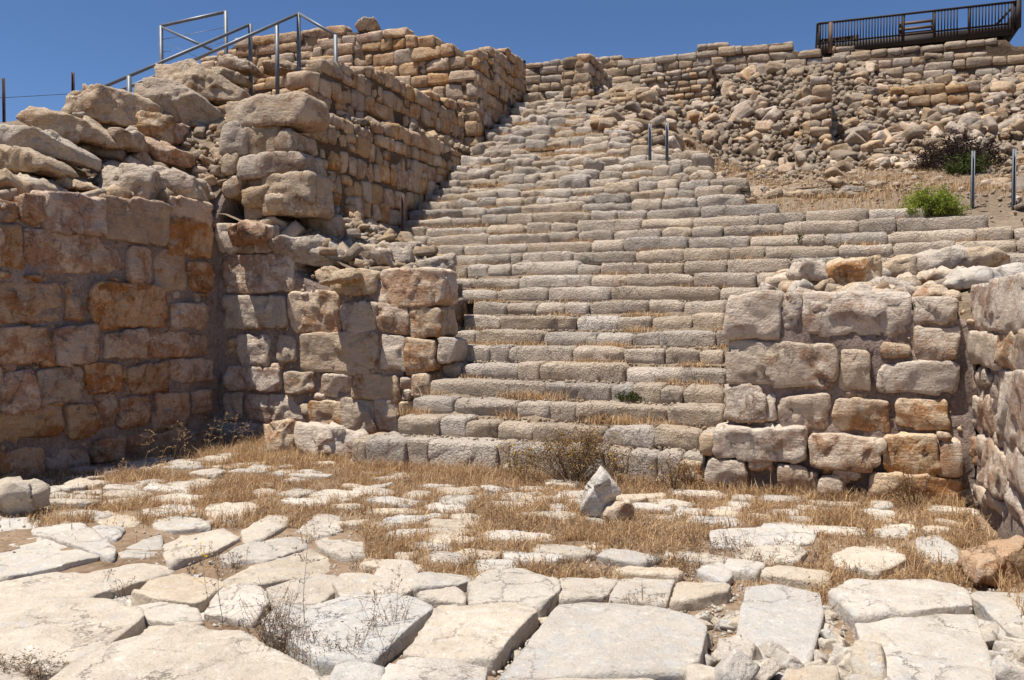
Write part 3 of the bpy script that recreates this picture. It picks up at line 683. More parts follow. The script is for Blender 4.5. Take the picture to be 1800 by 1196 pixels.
# on the right block
Rr = lambda pts: [(1200+a/2.392, 400+b/2.392) for a, b in pts]
MB = M_BLOCK
B(Rr([(485,190),(520,140),(600,135),(635,180),(600,222),(505,215)]), 8.7, .4, 'grey rounded boulder leftmost on top of the right wall', mat=MB)
B(Rr([(650,165),(700,130),(860,120),(868,190),(820,280),(655,275)]), 8.5, .4, 'upright orange-faced boulder on top of the right wall', mat=MB)
B(Rr([(870,150),(940,120),(1005,115),(1000,195),(890,200)]), 9.2, .4, 'pale boulder behind the upright orange-faced boulder', mat=MB)
B(Rr([(835,230),(870,215),(910,240),(900,272),(850,270)]), 8.3, .25, 'small pale cobble right of the orange-faced boulder', mat=MB)
B(Rr([(895,225),(1000,195),(1045,230),(1010,295),(890,285)]), 8.2, .4, 'angular pale boulder in the middle of the right wall top', mat=MB)
B(Rr([(1012,290),(1050,235),(1110,230),(1145,270),(1130,300),(1020,300)]), 7.9, .35, 'smooth rounded stone at the front of the right wall top', mat=MB)
B(Rr([(1045,110),(1130,80),(1240,85),(1245,170),(1160,190),(1050,180)]), 9.3, .5, 'big pale boulder highest among the stones on the right wall', mat=MB)
B(Rr([(1245,85),(1320,75),(1400,120),(1390,170),(1250,160)]), 9.2, .5, 'cracked pale boulder right of the highest one', mat=MB)
B(Rr([(1040,220),(1080,180),(1180,170),(1200,215),(1120,242)]), 8.5, .4, 'flat topped grey stone below the highest boulder', mat=MB)
B(Rr([(1170,235),(1240,180),(1340,165),(1400,195),(1390,235),(1220,250)]), 7.9, .5, 'broad white stone above the corner of the right walls', mat=M_SLAB)
B(Rr([(1375,160),(1400,150),(1480,150),(1490,215),(1380,218)]), 8.2, .4, 'white angular stone cut by the right picture edge', mat=M_SLAB)
B(Rr([(498,250),(520,215),(558,240),(540,268)]), 8.4, .2, 'small pointed white stone under the leftmost boulder of the right wall', mat=M_SLAB)
B(Rr([(560,250),(600,215),(655,230),(650,272),(570,272)]), 8.6, .25, 'splintered brown stone between the first two boulders of the right wall', mat=M_RUB)
B(Rr([(1140,285),(1165,268),(1195,275),(1190,305),(1150,305)]), 7.7, .25, 'little pale stone wedged at the corner of the right walls', mat=MB)
# on the courtyard floor
def ground_D(px, py): p = hit(px, py, (0,0,0), ZV); return p[1]
B([(1022,905),(1042,862),(1061,832),(1070,840),(1090,868),(1085,895),(1060,915),(1028,912)], ground_D(1050, 912), .3, 'pointed white rock standing in the dry grass of the courtyard', mat=M_SLAB, res=.02, amp=.010, k=40, cuts=9)
B([(1062,912),(1085,882),(1108,886),(1115,905),(1112,922),(1070,922)], ground_D(1085, 920)+.02, .22, 'brown sided rock leaning on the pointed white rock', mat=M_BLOCK, res=.02, amp=.010, k=40)
B([(-30,856),(20,855),(45,872),(53,908),(-30,908)], ground_D(20, 908), .35, 'grey block at the left edge where the paving begins', mat=M_SLAB, res=.025, amp=.012, k=40)
B([(1724,1022),(1734,998),(1765,984),(1850,968),(1850,1040),(1738,1036)], ground_D(1780, 1040)+.22, .34, 'boulder with a mottled orange face at the right edge of the paving', mat=M_WALL, res=.025, amp=.016, k=40)
B([(1105,800),(1120,785),(1150,784),(1154,828),(1110,830)], 8.75, .25, 'small square stone at the foot of the steps between dry shrubs', mat=M_BLOCK, res=.03, k=40)
B([(883,824),(890,820),(912,824),(912,833),(885,831)], ground_D(900, 834), .2, 'little white stone at the foot of the first step', mat=M_SLAB, res=.02)

B([(455,752),(500,745),(520,748),(515,798),(458,790)], ground_D(480, 800)-.02, .35, 'brown based rock at the foot of the left wall stub', mat=M_BLOCK, res=.03, k=50)
B([(505,752),(560,750),(632,764),(640,790),(610,806),(530,800),(508,790)], ground_D(570, 806)-.02, .4, 'broad pinkish rock between the left stub and the first step', mat=M_BLOCK, res=.03, k=50)
# ------------------------------------------------------------------ paving
PV = tag(empty('pavement', (0, 5, 0)), 'worn limestone paving of the courtyard', kind='structure')
G0 = GROUND(0)
SL = [
 [(0,957),(55,939),(109,939),(157,964),(175,979),(73,999),(-60,1016),(-120,985)], [(57,906),(110,903),(155,925),(205,968),(200,982),(178,979),(160,962),(112,936),(57,934)],
 [(0,1015),(146,986),(240,970),(308,993),(225,1012),(170,1035),(128,1052),(60,1044),(0,1040),(-90,1036)], [(233,1037),(262,1014),(321,997),(365,1008),(394,1017),(357,1050),(343,1055),(277,1050)],
 [(0,1048),(91,1050),(178,1056),(246,1076),(250,1090),(182,1140),(84,1180),(0,1157),(-110,1120),(-110,1060)], [(184,1063),(284,1050),(346,1060),(355,1084),(328,1093),(255,1077)],
 [(60,1215),(182,1145),(346,1101),(419,1112),(492,1146),(547,1174),(575,1200),(590,1260),(60,1290)], [(396,1015),(456,988),(547,957),(591,979),(598,991),(540,1000),(474,1020),(401,1030)],
 [(361,1066),(383,1022),(456,1024),(470,1052),(445,1080),(394,1070)], [(600,1050),(720,1048),(764,1070),(673,1139),(650,1163),(560,1160),(505,1120),(545,1072)],
 [(775,1062),(855,1057),(928,1065),(944,1076),(880,1133),(868,1152),(797,1154),(713,1141)], [(822,1022),(855,1011),(917,1004),(961,1019),(983,1030),(981,1042),(946,1065),(892,1052),(826,1055)],
 [(726,1015),(757,1001),(833,999),(840,1011),(804,1022),(728,1030)], [(647,1030),(677,995),(722,995),(733,1008),(722,1030),(695,1044),(658,1047)],
 [(677,1167),(720,1154),(804,1159),(855,1163),(850,1190),(830,1260),(660,1260)], [(590,1167),(636,1163),(672,1174),(668,1200),(650,1260),(560,1260),(582,1200)],
 [(986,1015),(1001,1011),(1085,1008),(1088,1015),(1064,1046),(986,1050)], [(1092,1010),(1187,1012),(1172,1047),(1069,1047)], [(1192,1012),(1255,1011),(1280,1026),(1273,1037),(1200,1050),(1178,1050)],
 [(983,1065),(1030,1060),(1129,1070),(1215,1088),(1238,1107),(1222,1180),(1100,1178),(880,1178)], [(1313,1028),(1360,1023),(1441,1034),(1444,1046),(1448,1072),(1433,1108),(1422,1146),(1346,1148),(1291,1121),(1306,1070)],
 [(1457,1043),(1510,1028),(1565,1026),(1674,1035),(1699,1050),(1708,1072),(1640,1079),(1560,1086),(1505,1088)], [(1505,1091),(1560,1089),(1640,1082),(1709,1074),(1725,1121),(1750,1200),(1770,1270),(1570,1270),(1561,1167)], [(1705,1050),(1720,1035),(1800,1043),(1900,1055),(1900,1150),(1780,1114)],
 [(870,1184),(1100,1182),(1215,1186),(1222,1260),(840,1260)], [(460,1086),(500,1062),(535,1066),(540,1080),(500,1118),(470,1112)], [(262,1092),(360,1092),(345,1099),(200,1138)], [(0,1164),(50,1186),(50,1290),(-120,1290),(-120,1140)],
 [(600,1004),(640,1000),(660,1010),(640,1040),(600,1046),(585,1020)], [(470,1024),(560,1003),(592,1002),(596,1020),(575,1046),(545,1066),(480,1058)], [(735,1036),(800,1028),(818,1036),(816,1050),(740,1046)],
 [(248,890),(270,882),(330,881),(356,892),(350,905),(300,910),(255,900)], [(360,888),(400,878),(440,880),(470,893),(410,912),(365,908)], [(162,900),(200,892),(245,893),(262,905),(240,920),(180,918)], [(268,912),(310,904),(368,914),(370,926),(300,932),(270,925)],
 [(0,906),(50,905),(62,930),(10,932),(-60,930)], [(158,926),(219,924),(212,940),(200,948),(165,940)], [(205,965),(240,950),(285,935),(284,966),(258,972),(215,975)], [(290,936),(400,925),(420,945),(380,966),(300,990),(288,970)],
 [(425,930),(480,905),(512,902),(505,920),(460,948),(430,950)], [(385,968),(440,952),(520,932),(545,938),(540,955),(470,978),(395,985)], [(520,928),(560,905),(600,902),(600,930),(560,940)], [(555,942),(605,932),(640,942),(640,975),(600,978),(560,958)],
 [(1250,935),(1320,925),(1380,915),(1440,922),(1425,950),(1330,962),(1250,955)], [(1290,965),(1400,957),(1418,968),(1400,985),(1300,985)], [(1462,975),(1500,958),(1580,960),(1590,985),(1540,1008),(1465,990)], [(1610,945),(1650,940),(1680,960),(1690,985),(1615,985)],
 [(1225,1000),(1265,990),(1290,1008),(1275,1022),(1240,1010)], [(830,980),(870,975),(908,984),(900,1000),(840,998)],
]
for i, pl in enumerate(SL):
    big = len(pl) > 6
    pts = np.array(polypx(G0, pl)); pts = pts.mean(0)+(pts-pts.mean(0))*1.025; ys = np.mean([p[1] for p in pl])
    pr = .0 + rnd.uniform(-.012, .018) + (.035 if i in (9, 10, 11, 19, 21) else 0)
    stone(G0, pts, .22, pr, M_SLAB, 'paving_stone', PV, .02 if ys > 1000 else .03, 60, 3, (.95, .998), amp=.014, freq=3.0, tilt=.03, facets=4, fst=.014, chip=.010)
# smaller paving stones half sunk in the grass
taken = [np.array(polypx(G0, pl)) for pl in SL]
cents = np.array([t.mean(0) for t in taken]); rads = np.array([np.abs(t-t.mean(0)).max(0) for t in taken])
npv = 0; v = 4.3
while v < 9.0:
    dv_ = rnd.uniform(.17, .33); u = -8.5
    while u < 1.3:
        du = rnd.uniform(.2, .62); cu, cv = u+du/2, v+dv_/2; p = P(cu, cv, 0); x, y = p[0], p[1]
        u += du
        if y < 4.9 or y > 10.6 or abs(x/y) > .68 or cu > 1.05 or cu < -7.4 or (v > 8.0 and cu > -4.95): continue
        px = 900+1500*x/y; py = 560+1500*1.6/y
        lim = 1000+ (18 if px > 980 else 0)
        if py > lim: continue
        if np.any((np.abs(cents-np.array([x, y])) < rads*.86+np.array([du*.22, dv_*.22])).all(1)): continue
        dens = .86 if py > 860 else .62
        if px < 650 and py > 925: dens = .97
        if 1230 < px < 1460 and 900 < py < 990: dens = .9
        if 900 < px < 1230 and 920 < py < 1000: dens = .62
        if rnd.random() > dens: continue
        hx, hy = du*.5, dv_*.49; m_ = min(hx, hy)
        pts = []
        for t in range(8):
            an = t/8*6.283+rnd.uniform(-.2, .2); q = max(abs(math.cos(an)), abs(math.sin(an)))**.95
            pu, pv_ = hx*math.cos(an)/q*rnd.uniform(.76, 1.1), hy*math.sin(an)/q*rnd.uniform(.76, 1.1)
            pp = P(cu+pu, cv+pv_, 0); pts.append((pp[0], pp[1]))
        stone(G0, pts, .16, rnd.uniform(-.015, .03), M_SLAB, 'paving_stone', PV, .03, 60, 4, (.88, .99), amp=.010, freq=5, tilt=.05, facets=3, fst=.010, chip=.008)
        npv += 1
    v += dv_
def h_bed(u, v):
    x = u*CS+v*SN; y = -u*SN+v*CS
    m = sst(-x/y, .10, .2)*sst(y, 6.9, 6.2) + sst(-x/y, -.62, -.45)*sst(y, 5.2, 4.9)*.0
    return -.28+.195*np.clip(m, 0, 1)
o = grid_sheet('bedrock', np.arange(-8.2, -.5, .07), np.arange(.8, 6.6, .07), h_bed, M_SLAB, 40, .035, 3.2); tag(o, 'pale bedrock between the left paving slabs', kind='structure')
print('paving', npv)

# ------------------------------------------------------------------ loose stones
def unit_rocks(n, res=.17, k=12, cuts=5, amp=.05, fl=True, mat=M_RUB, ar=(1., .7, .46), base=0):
    out = []
    for i in range(n):
        g = np.random.default_rng(900+i+base)
        h = np.array(ar)*g.uniform(.7, 1.25, 3)
        V, Q = stone_geo(tuple(h*.5), None, res, 60, cuts, (.74, .97), amp*.2, 2.5, 700+i+base)
        out.append((V, Q))
    return out
RK = unit_rocks(26); RKm = [new_mesh('rubble_stone', V, Q, False, M_RUB) for V, Q in RK]
RKs = [new_mesh('rubble_stone', V, Q, False, M_BLOCK) for V, Q in RK[:10]]
RKl = unit_rocks(10, .42, 10, 7, .04, base=77)
def scatter(cands, label, group, name, maxn=300, meshes=None, mat=None, cat='stone', seed=3, sink=.25, stufflabel=None, tilt=.5, zones=None):
    """cands: list of (x, y, z, size); the largest-showing become things, the rest one mass"""
    g = np.random.default_rng(seed)
    key = [s/math.hypot(x, y) for x, y, z, s in cands]; order = np.argsort(key)[::-1]
    bag = Bag()
    for r_, i in enumerate(order):
        x, y, z, s = cands[i]; M = rot_rand(g, False, tilt); sc = s*g.uniform(.8, 1.2, 3); sc[2] *= .95
        if r_ < maxn:
            me = (meshes or RKm)[g.integers(len(meshes or RKm))]
            o = obj(name, me); o.location = (x, y, z+s*(.3-sink)); 
            from mathutils import Matrix
            o.rotation_euler = Matrix(M.tolist()).to_euler(); o.scale = sc
            lab = label
            if zones:
                uu_, vv_ = x*CS-y*SN, x*SN+y*CS
                for (axis, lim, words_) in zones:
                    lab += ' '+words_[int(np.searchsorted(lim, uu_ if axis == 'u' else vv_))]
                lab = lab.strip()
            tag(o, lab, cat, group)
        else:
            V, Q = RKl[g.integers(len(RKl))]
            bag.add((V*sc)@M.T+np.array([x, y, z+s*(.3-sink)]), Q)
    if bag.n:
        o = obj('rubble', bag.mesh('rubble', False, mat or M_RUB)); tag(o, stufflabel or 'mass of smaller broken stone', kind='stuff')
def visible_uv(u, v, m=.03):
    x = u*CS+v*SN; y = -u*SN+v*CS; return y > 0 and abs(x/y) < .6+m
g = np.random.default_rng(21)
# big rubble slope below the back wall
c = []
v = 19.3
while v < 24.6:
    st_ = g.uniform(.11, .16); u = -5.0
    while u < 6.3:
        s = float(np.clip(g.lognormal(math.log(.16), .5), .08, .55)); u += s*g.uniform(.62, .95)
        if visible_uv(u, v) and not (3.4 < u < 4.6 and v < 20.8):
            vv = v+g.uniform(-.08, .08); x = u*CS+vv*SN; y = -u*SN+vv*CS
            c.append((x, y, float(h_right(np.array(u), np.array(vv)))+g.uniform(0, .07), s))
    v += st_
print('rubble', len(c))
scatter(c, 'broken grey-brown stone', 'stones of the rubble slope', 'rubble_stone', 300, seed=5, zones=[('v', [20.4, 21.8, 23.2], ['at the foot of the rubble slope', 'low on the rubble slope', 'high on the rubble slope', 'close under the back wall']), ('u', [-3, -1.2, .2, 2.2], ['nearest the stairs', 'behind the twin posts', 'left of the pier', 'right of the pier', 'above the dark hollow'])], stufflabel='smaller stones of the rubble slope below the back wall', tilt=.75)
# open stony ground between steps and slope
c = []
for i in range(2600):
    v = g.uniform(13.4, 19.8); u = g.uniform(-2.6, 6.0)
    if u < np.interp(v, [13.6, 15.4, 16.9, 18.5, 20.1], [-1.0, -1.7, -3.8, -4.8, -5.5]) + .1 or (v < 14.0 and u < 2.2) or not visible_uv(u, v): continue
    dens = .22+.6*sst(np.array(v), 17.3, 19.6)+.3*(u > 2.4)
    if g.random() > dens: continue
    s = float(np.clip(g.lognormal(math.log(.085), .6), .03, .42)); x = u*CS+v*SN; y = -u*SN+v*CS
    c.append((x, y, float(h_right(np.array(u), np.array(v)))+.0, s))
print('open', len(c))
scatter(c, 'loose pale stone above the steps', 'loose stones above the steps', 'loose_stone', 220, seed=6, zones=[('v', [15.5, 17.5], ['near the step edge', 'midway up', 'close to the rubble']), ('u', [-1, 1, 3], ['behind the twin posts', 'left of the green bush', 'behind the green bush', 'by the right posts'])], sink=.16, stufflabel='gravel and chips on the ground above the steps', tilt=.3)
# ruined right edge of the upper stairs
c = []
for i in range(420):
    v = g.uniform(14.6, 21.5); e = np.interp(v, [13.6, 15.4, 16.9, 18.5, 20.1], [-1.2, -1.9, -4.0, -5.0, -5.5]); u = e+abs(g.normal(0, .9))
    s = float(np.clip(g.lognormal(math.log(.24), .4), .1, .6)); x = u*CS+v*SN; y = -u*SN+v*CS
    c.append((x, y, float(h_right(np.array(u), np.array(v)))+.05, s))
scatter(c, 'tumbled stone along the ruined right edge of the stairs', 'tumbled stones by the upper stairs', 'tumbled_stone', 200, seed=7, zones=[('v', [16, 17.5, 19, 20.5], ['by the twin posts', 'just above the twin posts', 'halfway to the top', 'near the top', 'beside the top landing'])], tilt=.35)
# slope at far right (cascade)
c = []
for i in range(700):
    v = g.uniform(18.6, 24.4); u = g.uniform(.8, 6.4)
    if not visible_uv(u, v): continue
    if 2.0 < u < 4.2 and 17.0 < v < 20.0: continue
    s = float(np.clip(g.lognormal(math.log(.17), .5), .08, .55)); x = u*CS+v*SN; y = -u*SN+v*CS
    c.append((x, y, float(h_right(np.array(u), np.array(v)))+.12, s))
scatter(c, 'pale stone right of the pier', 'stones of the fall right of the pier', 'fallen_stone', 200, seed=8, zones=[('v', [20.5, 22.4], ['low down', 'half way up', 'under the back wall']), ('u', [1.8, 3.4], ['next to the pier', 'above the dark hollow', 'toward the right edge'])], stufflabel='smaller stones of the fall right of the pier', tilt=.3, meshes=RKm+RKs)
# cascade on the left stub and left wall top
c = []
def hB(u, v): return 2.0+np.clip(-4.9-u, 0, 3)*.40+np.clip(v-9.8, 0, 2)*.25
for i in range(420):
    u = g.uniform(-7.3, -5.0); v = g.uniform(9.6, 11.4)
    s = float(np.clip(g.lognormal(math.log(.13), .45), .05, .34)); x = u*CS+v*SN; y = -u*SN+v*CS
    c.append((x, y, float(hB(u, v)), s))
scatter(c, 'angular stone in the left stub debris', 'debris on the left wall stub', 'debris_stone', 200, seed=9, zones=[('u', [-6.6, -5.8], ['against the left wall', 'in the middle', 'near the stairs']), ('v', [10.2, 10.8], ['at the front', 'half way back', 'at the back'])], tilt=.5)
fillB = grid_sheet('debris_bank', np.arange(-8.6, -4.85, .1), np.arange(9.42, 11.45, .1), lambda u, v: np.minimum(hB(u, v)-.05, 3.35), M_GRAV, 12, .04, 4); tag(fillB, 'earth under the debris of the left stub', kind='structure')
c = []
for i in range(520):
    v = g.uniform(4.6, 11.5); u = -7.78-abs(g.normal(0, .9))
    s = float(np.clip(g.lognormal(math.log(.17), .45), .06, .42)); x = u*CS+v*SN; y = -u*SN+v*CS
    c.append((x, y, max(float(h_left(np.array(u), np.array(v))), topL1(v)-.02 if v < 9.3 and u > -8.1 else -9)+.03, s))
scatter(c, 'weathered stone packed above the left wall', 'small stones above the left wall', 'wall_top_stone', 260, seed=10, zones=[('v', [6.5, 8, 9.4, 10.6], ['at the left picture edge', 'below the rounded boulder', 'behind the cuboid boulder', 'beside the pillar', 'under the handrail']), ('u', [-9, -8.3], ['far back', 'in the middle', 'near the wall face'])], tilt=.4)
c = []
for i in range(200):
    v = g.uniform(9.5, 17.0); u = g.uniform(-8.6, -7.45) if v < 12 else g.uniform(-7.4, -7.1)
    s = float(np.clip(g.lognormal(math.log(.16), .35), .08, .3)); x = u*CS+v*SN; y = -u*SN+v*CS
    z = float(h_left(np.array(u), np.array(v))) if v < 12 else topT1(v)-.02
    c.append((x, y, z, s))
scatter(c, 'small stone lying on the ledge above the long retaining wall', 'small stones on the retaining wall ledge', 'ledge_stone', 200, seed=12)
# right block rubble
c = []
for i in range(170):
    v = g.uniform(8.5, 11.2); u = g.uniform(-.6, 3.4)
    s = float(np.clip(g.lognormal(math.log(.19), .4), .07, .4)); x = u*CS+v*SN; y = -u*SN+v*CS
    c.append((x, y, float(h_right(np.array(u), np.array(v)))+.04, s))
scatter(c, 'pale stone among the loose fill on top of the right wall', 'loose fill on the right wall', 'fill_stone', 170, seed=13, meshes=RKs+RKm[:4], tilt=.35)
# loose stones between the front slabs
RKd = [new_mesh('rubble_stone', *stone_geo((.5, .4, .3), None, .1, 60, 10, (.66, .97), .018, 2.5, 4000+i), True, M_SLAB) for i in range(10)]
def ground_px(px, py, z=-.1): p = hit(px, py, (0, 0, z), ZV); return p[0], p[1]
c = []
for (x0, y0, x1, y1, n_, s0) in ((1220,1085,1300,1150,12,.09),(1235,1158,1420,1215,13,.12),(1440,1090,1500,1190,12,.10),(1500,1150,1550,1220,4,.10),(1725,1100,1800,1200,14,.10),(1765,1130,1840,1240,8,.13),(1440,1150,1550,1230,6,.16),(1230,1170,1440,1250,10,.17),(860,1080,960,1180,10,.05),(1700,1060,1740,1110,4,.06),(1446,1050,1470,1110,5,.07)):
    for i in range(n_):
        x, y = ground_px(g.uniform(x0, x1), g.uniform(y0, y1)); c.append((x, y, -.10, s0*g.uniform(.6, 1.4)))
scatter(c, 'loose angular limestone in a gap', 'loose stones between the front slabs', 'loose_stone', 300, seed=14, zones=[('u', [-.6, .1, .45, .9, 1.3], ['left of the large square slab', 'right of the large square slab', 'in front of the narrow slab', 'between the narrow and the cracked slab', 'beside the cracked slab', 'toward the right edge'])], meshes=RKd, sink=0.0, tilt=.5)
# fine chips, one mass
bag = Bag()
for i in range(6000):
    if g.random() < .62: x, y = ground_px(g.uniform(560, 1860), g.uniform(1020, 1240), -.12)
    else: x, y = ground_px(g.uniform(-100, 1800), g.uniform(840, 1100), -.06)
    z = float(h_plaza(*to_uv(np.array([x, y, 0.]))))+.005; s = g.uniform(.008, .032); V, Q = RKl[g.integers(len(RKl))]
    bag.add((V*s)@rot_rand(g).T+np.array([x, y, z]), Q)
tag(obj('gravel', bag.mesh('gravel', False, M_SLAB)), 'stone chips in the joints of the paving', kind='stuff')
bag = Bag()
for i in range(5200):
    v = g.uniform(8.3, 20); e = np.interp(v, [8.3, 11.3, 11.4], [-4.6, -4.6, -7.0]); r_ = np.interp(v, [8.3, 10.9, 11.5, 14, 14.1, 20], [-.9, -.9, 2.6, 2.6, 6, 6]); u = g.uniform(e, r_)
    if not visible_uv(u, v): continue
    n = math.floor((v-V0)/TREAD)+1; uu = np.interp(v, [13.6, 15.4, 16.9, 18.5, 20.1], [2.4, -1.9, -4.0, -5.0, -5.7])
    z = step_z(n)+.004 if u < uu else float(h_right(np.array(u), np.array(v)))+.03
    s = g.uniform(.012, .05)*(1 if u < uu else 1.8)
    if u < uu: v = V0+TREAD*(n-1)+TREAD*g.uniform(.6, 1.0)
    V, Q = RKl[g.integers(len(RKl))]; bag.add((V*s)@rot_rand(g).T+P(u, v, z), Q)
tag(obj('gravel', bag.mesh('gravel', False, M_RUB)), 'stone chips littering the steps and the slope', kind='stuff')

# ------------------------------------------------------------------ dry grass and plants
def blades(pts, hts, g, width=.0035, lean=.5, seg=2, head=0.):
    n = len(pts); hts = np.asarray(hts); an = g.uniform(0, 6.283, n); le = g.normal(0, lean, n)*hts
    d = np.stack([np.cos(an), np.sin(an), np.zeros(n)], 1); w_ = np.stack([-np.sin(an+g.uniform(-1, 1, n)), np.cos(an), np.zeros(n)], 1)*(width*g.uniform(.6, 1.6, n))[:, None]
    b = np.asarray(pts); m = b+d*(le*.3)[:, None]+np.array([0, 0, 1])*(hts*.55)[:, None]; t = b+d*le[:, None]+np.array([0, 0, 1])*(hts*g.uniform(.8, 1, n))[:, None]
    V = np.stack([b-w_, b+w_, m+w_*.8, m-w_*.8, t], 1).reshape(-1, 3); I = np.arange(n)[:, None]*5
    F = np.concatenate([I+np.array([[0, 1, 2]]), I+np.array([[0, 2, 3]]), I+np.array([[3, 2, 4]])])
    return V, F, t
def leafquads(c, s, g):
    n = len(c); a = g.normal(size=(n, 3)); a /= np.linalg.norm(a, axis=1)[:, None]; b = np.cross(a, g.normal(size=(n, 3))); b /= np.linalg.norm(b, axis=1)[:, None]
    s = np.asarray(s).reshape(-1, 1)*np.ones((n, 1)); c = np.asarray(c)
    V = np.stack([c-a*s, c+b*s*.4, c+a*s, c-b*s*.4], 1).reshape(-1, 3); I = np.arange(n)[:, None]*4
    return V, np.concatenate([I+np.array([[0, 1, 2]]), I+np.array([[0, 2, 3]])])
def twig(bag, p0, p1, r0, r1, n=3):
    p0, p1 = np.asarray(p0, float), np.asarray(p1, float); d = p1-p0; L = np.linalg.norm(d)+1e-9; d /= L
    a = np.cross(d, [0.31, .9, .17]); a /= np.linalg.norm(a); b = np.cross(d, a); V = []
    for p, r_ in ((p0, r0), (p1, r1)):
        for i in range(n):
            t = i/n*6.283; V.append(p+r_*(math.cos(t)*a+math.sin(t)*b))
    F = []
    for i in range(n):
        j = (i+1) % n; F += [[i, j, n+j], [i, n+j, n+i]]
    bag.add(np.array(V), np.array(F))
g = np.random.default_rng(77)
# grass of the courtyard: grows in clumps, between and over the small stones
pts = []; hh = []; wp = []
N = 520000
px = g.uniform(-60, 1860, N); yy = g.uniform(4.75, 11.0, N)
x = (px-900)/1500*yy
u, v = x*CS-yy*SN, x*SN+yy*CS
ok = (v < 8.17-.0*u) & (u < 1.15) & (u > -7.5)
ok |= (u < -4.75) & (v < 9.3) & (u > -7.5)
x, yy, u, v, px = x[ok], yy[ok], u[ok], v[ok], px[ok]
q = np.stack([x, yy, np.zeros_like(x)], 1)
n1 = fbm(q*1.6+4, 5, 3); n2 = fbm(q*5.2+1, 8, 2)
py = 560+2400/yy
dens = .78+.62*n1+.5*n2 + .25*(py < 900) - .9*((px < 640) & (py > 925)) - .5*((px > 1235) & (px < 1440) & (py > 905) & (py < 985)) - .5*(py > 1005)*(px < 980) - .9*(py > 1018) - .3*((px < 420) & (py > 860))
dens += .8*(v > 7.95)*(u > -4.8)+.5*((v > 8.9) & (u < -5)) - .45*((px < 200) & (py < 880))
keep = g.random(len(x)) < np.clip(dens, 0, 1)
# most blades root in the soil, not on the stones
sx = np.concatenate([cents]); 
x, yy, u, v, px, py, n1 = [a[keep] for a in (x, yy, u, v, px, py, n1)]
inside = np.zeros(len(x), bool)
PS = [o for o in PV.children]
PC = []
for o in PS:
    co = np.empty(len(o.data.vertices)*3, np.float32); o.data.vertices.foreach_get('co', co); co = co.reshape(-1, 3)
    cx, cy = o.location.x+PV.location.x, o.location.y+PV.location.y; hx, hy = np.abs(co[:, :2]).max(0)
    PC.append((cx, cy, hx, hy)); e = ((x-cx)/hx)**2+((yy-cy)/hy)**2; inside |= e < .55
PC = np.array(PC); keep = (~inside) | (g.random(len(x)) < .03)
x, yy, u, v, px, py, n1 = [a[keep] for a in (x, yy, u, v, px, py, n1)]
z = h_plaza(u, v)+.0
ht = np.clip(g.lognormal(math.log(.052), .42, len(x))*(1+.4*n1), .02, .2)
ht *= np.where(v > 7.8, 1.35, 1)
b3 = np.stack([x, yy, z], 1)
V, F, tips = blades(b3, ht, g, .0024, .6)
tag(obj('dry_grass', new_mesh('dry_grass', V, F, False, M_GRASS)), 'dry straw coloured grass between the paving stones', kind='stuff')
sel = g.random(len(x)) < .6
c2 = tips[sel]; nrep = 2
c2 = np.repeat(c2, nrep, 0)+g.normal(0, .007, (len(c2)*nrep, 3))
V, F = leafquads(c2, g.uniform(.003, .009, len(c2)), g)
tag(obj('seed_heads', new_mesh('seed_heads', V, F, False, M_GRASS2)), 'brown seed heads and bracts above the dry grass', kind='stuff')
print('blades', len(x))
# dry weeds: dark thin clumps
bag = Bag(); lc = []
def weed(x, y, z, h, n, sp, rg):
    for i in range(n):
        a = rg.uniform(0, 6.283); l_ = rg.uniform(.3, 1)*h; tip = np.array([x+math.cos(a)*sp*l_, y+math.sin(a)*sp*l_, z+l_])
        b0 = np.array([x+rg.normal(0, .012), y+rg.normal(0, .012), z]); mid = (b0+tip)/2+rg.normal(0, .06*h, 3)
        twig(bag, b0, mid, .0016, .0012); twig(bag, mid, tip, .0012, .0007)
        for t in range(3):
            f = rg.uniform(.4, 1); q_ = mid+(tip-mid)*f; e = q_+rg.normal(0, .14*h, 3)+np.array([0, 0, .08*h]); twig(bag, q_, e, .0009, .0006); lc.append(e)
        lc.append(tip)
for i in range(650):
    p_x = g.uniform(330, 1790); p_y = g.uniform(862, 1012)
    xx, y_ = ground_px(p_x, p_y, -.04)
    if np.any(((xx-PC[:, 0])/PC[:, 2])**2+((y_-PC[:, 1])/PC[:, 3])**2 < .7) and g.random() < .9: continue
    weed(xx, y_, -.05, g.uniform(.05, .15), 4, .5, g)
for (cx, cy, n_, h_) in ((1280,985,26,.2),(1455,900,26,.2),(1600,880,10,.3),(900,880,26,.16),(640,900,14,.15),(480,1130,30,.28),(500,1150,20,.2),(560,1165,16,.2),(690,1120,8,.35),(1215,985,10,.2),(210,1040,6,.12),(1540,1010,8,.16),(1385,985,14,.14),(640,1160,8,.25)):
    for i in range(n_):
        xx, y_ = ground_px(cx+g.normal(0, 20), cy+g.normal(0, 9), -.06); weed(xx, y_, -.08, h_*g.uniform(.5, 1.1), 3, .4, g)
V, F = leafquads(np.array(lc), g.uniform(.004, .011, len(lc)), g)
tag(obj('dry_weeds', bag.mesh('dry_weeds', False, M_TWIG)), 'brittle dark weeds scattered over the courtyard', kind='stuff')
tag(obj('weed_leaves', new_mesh('weed_leaves', V, F, False, M_GRASS2)), 'shrivelled leaves on the courtyard weeds', kind='stuff')
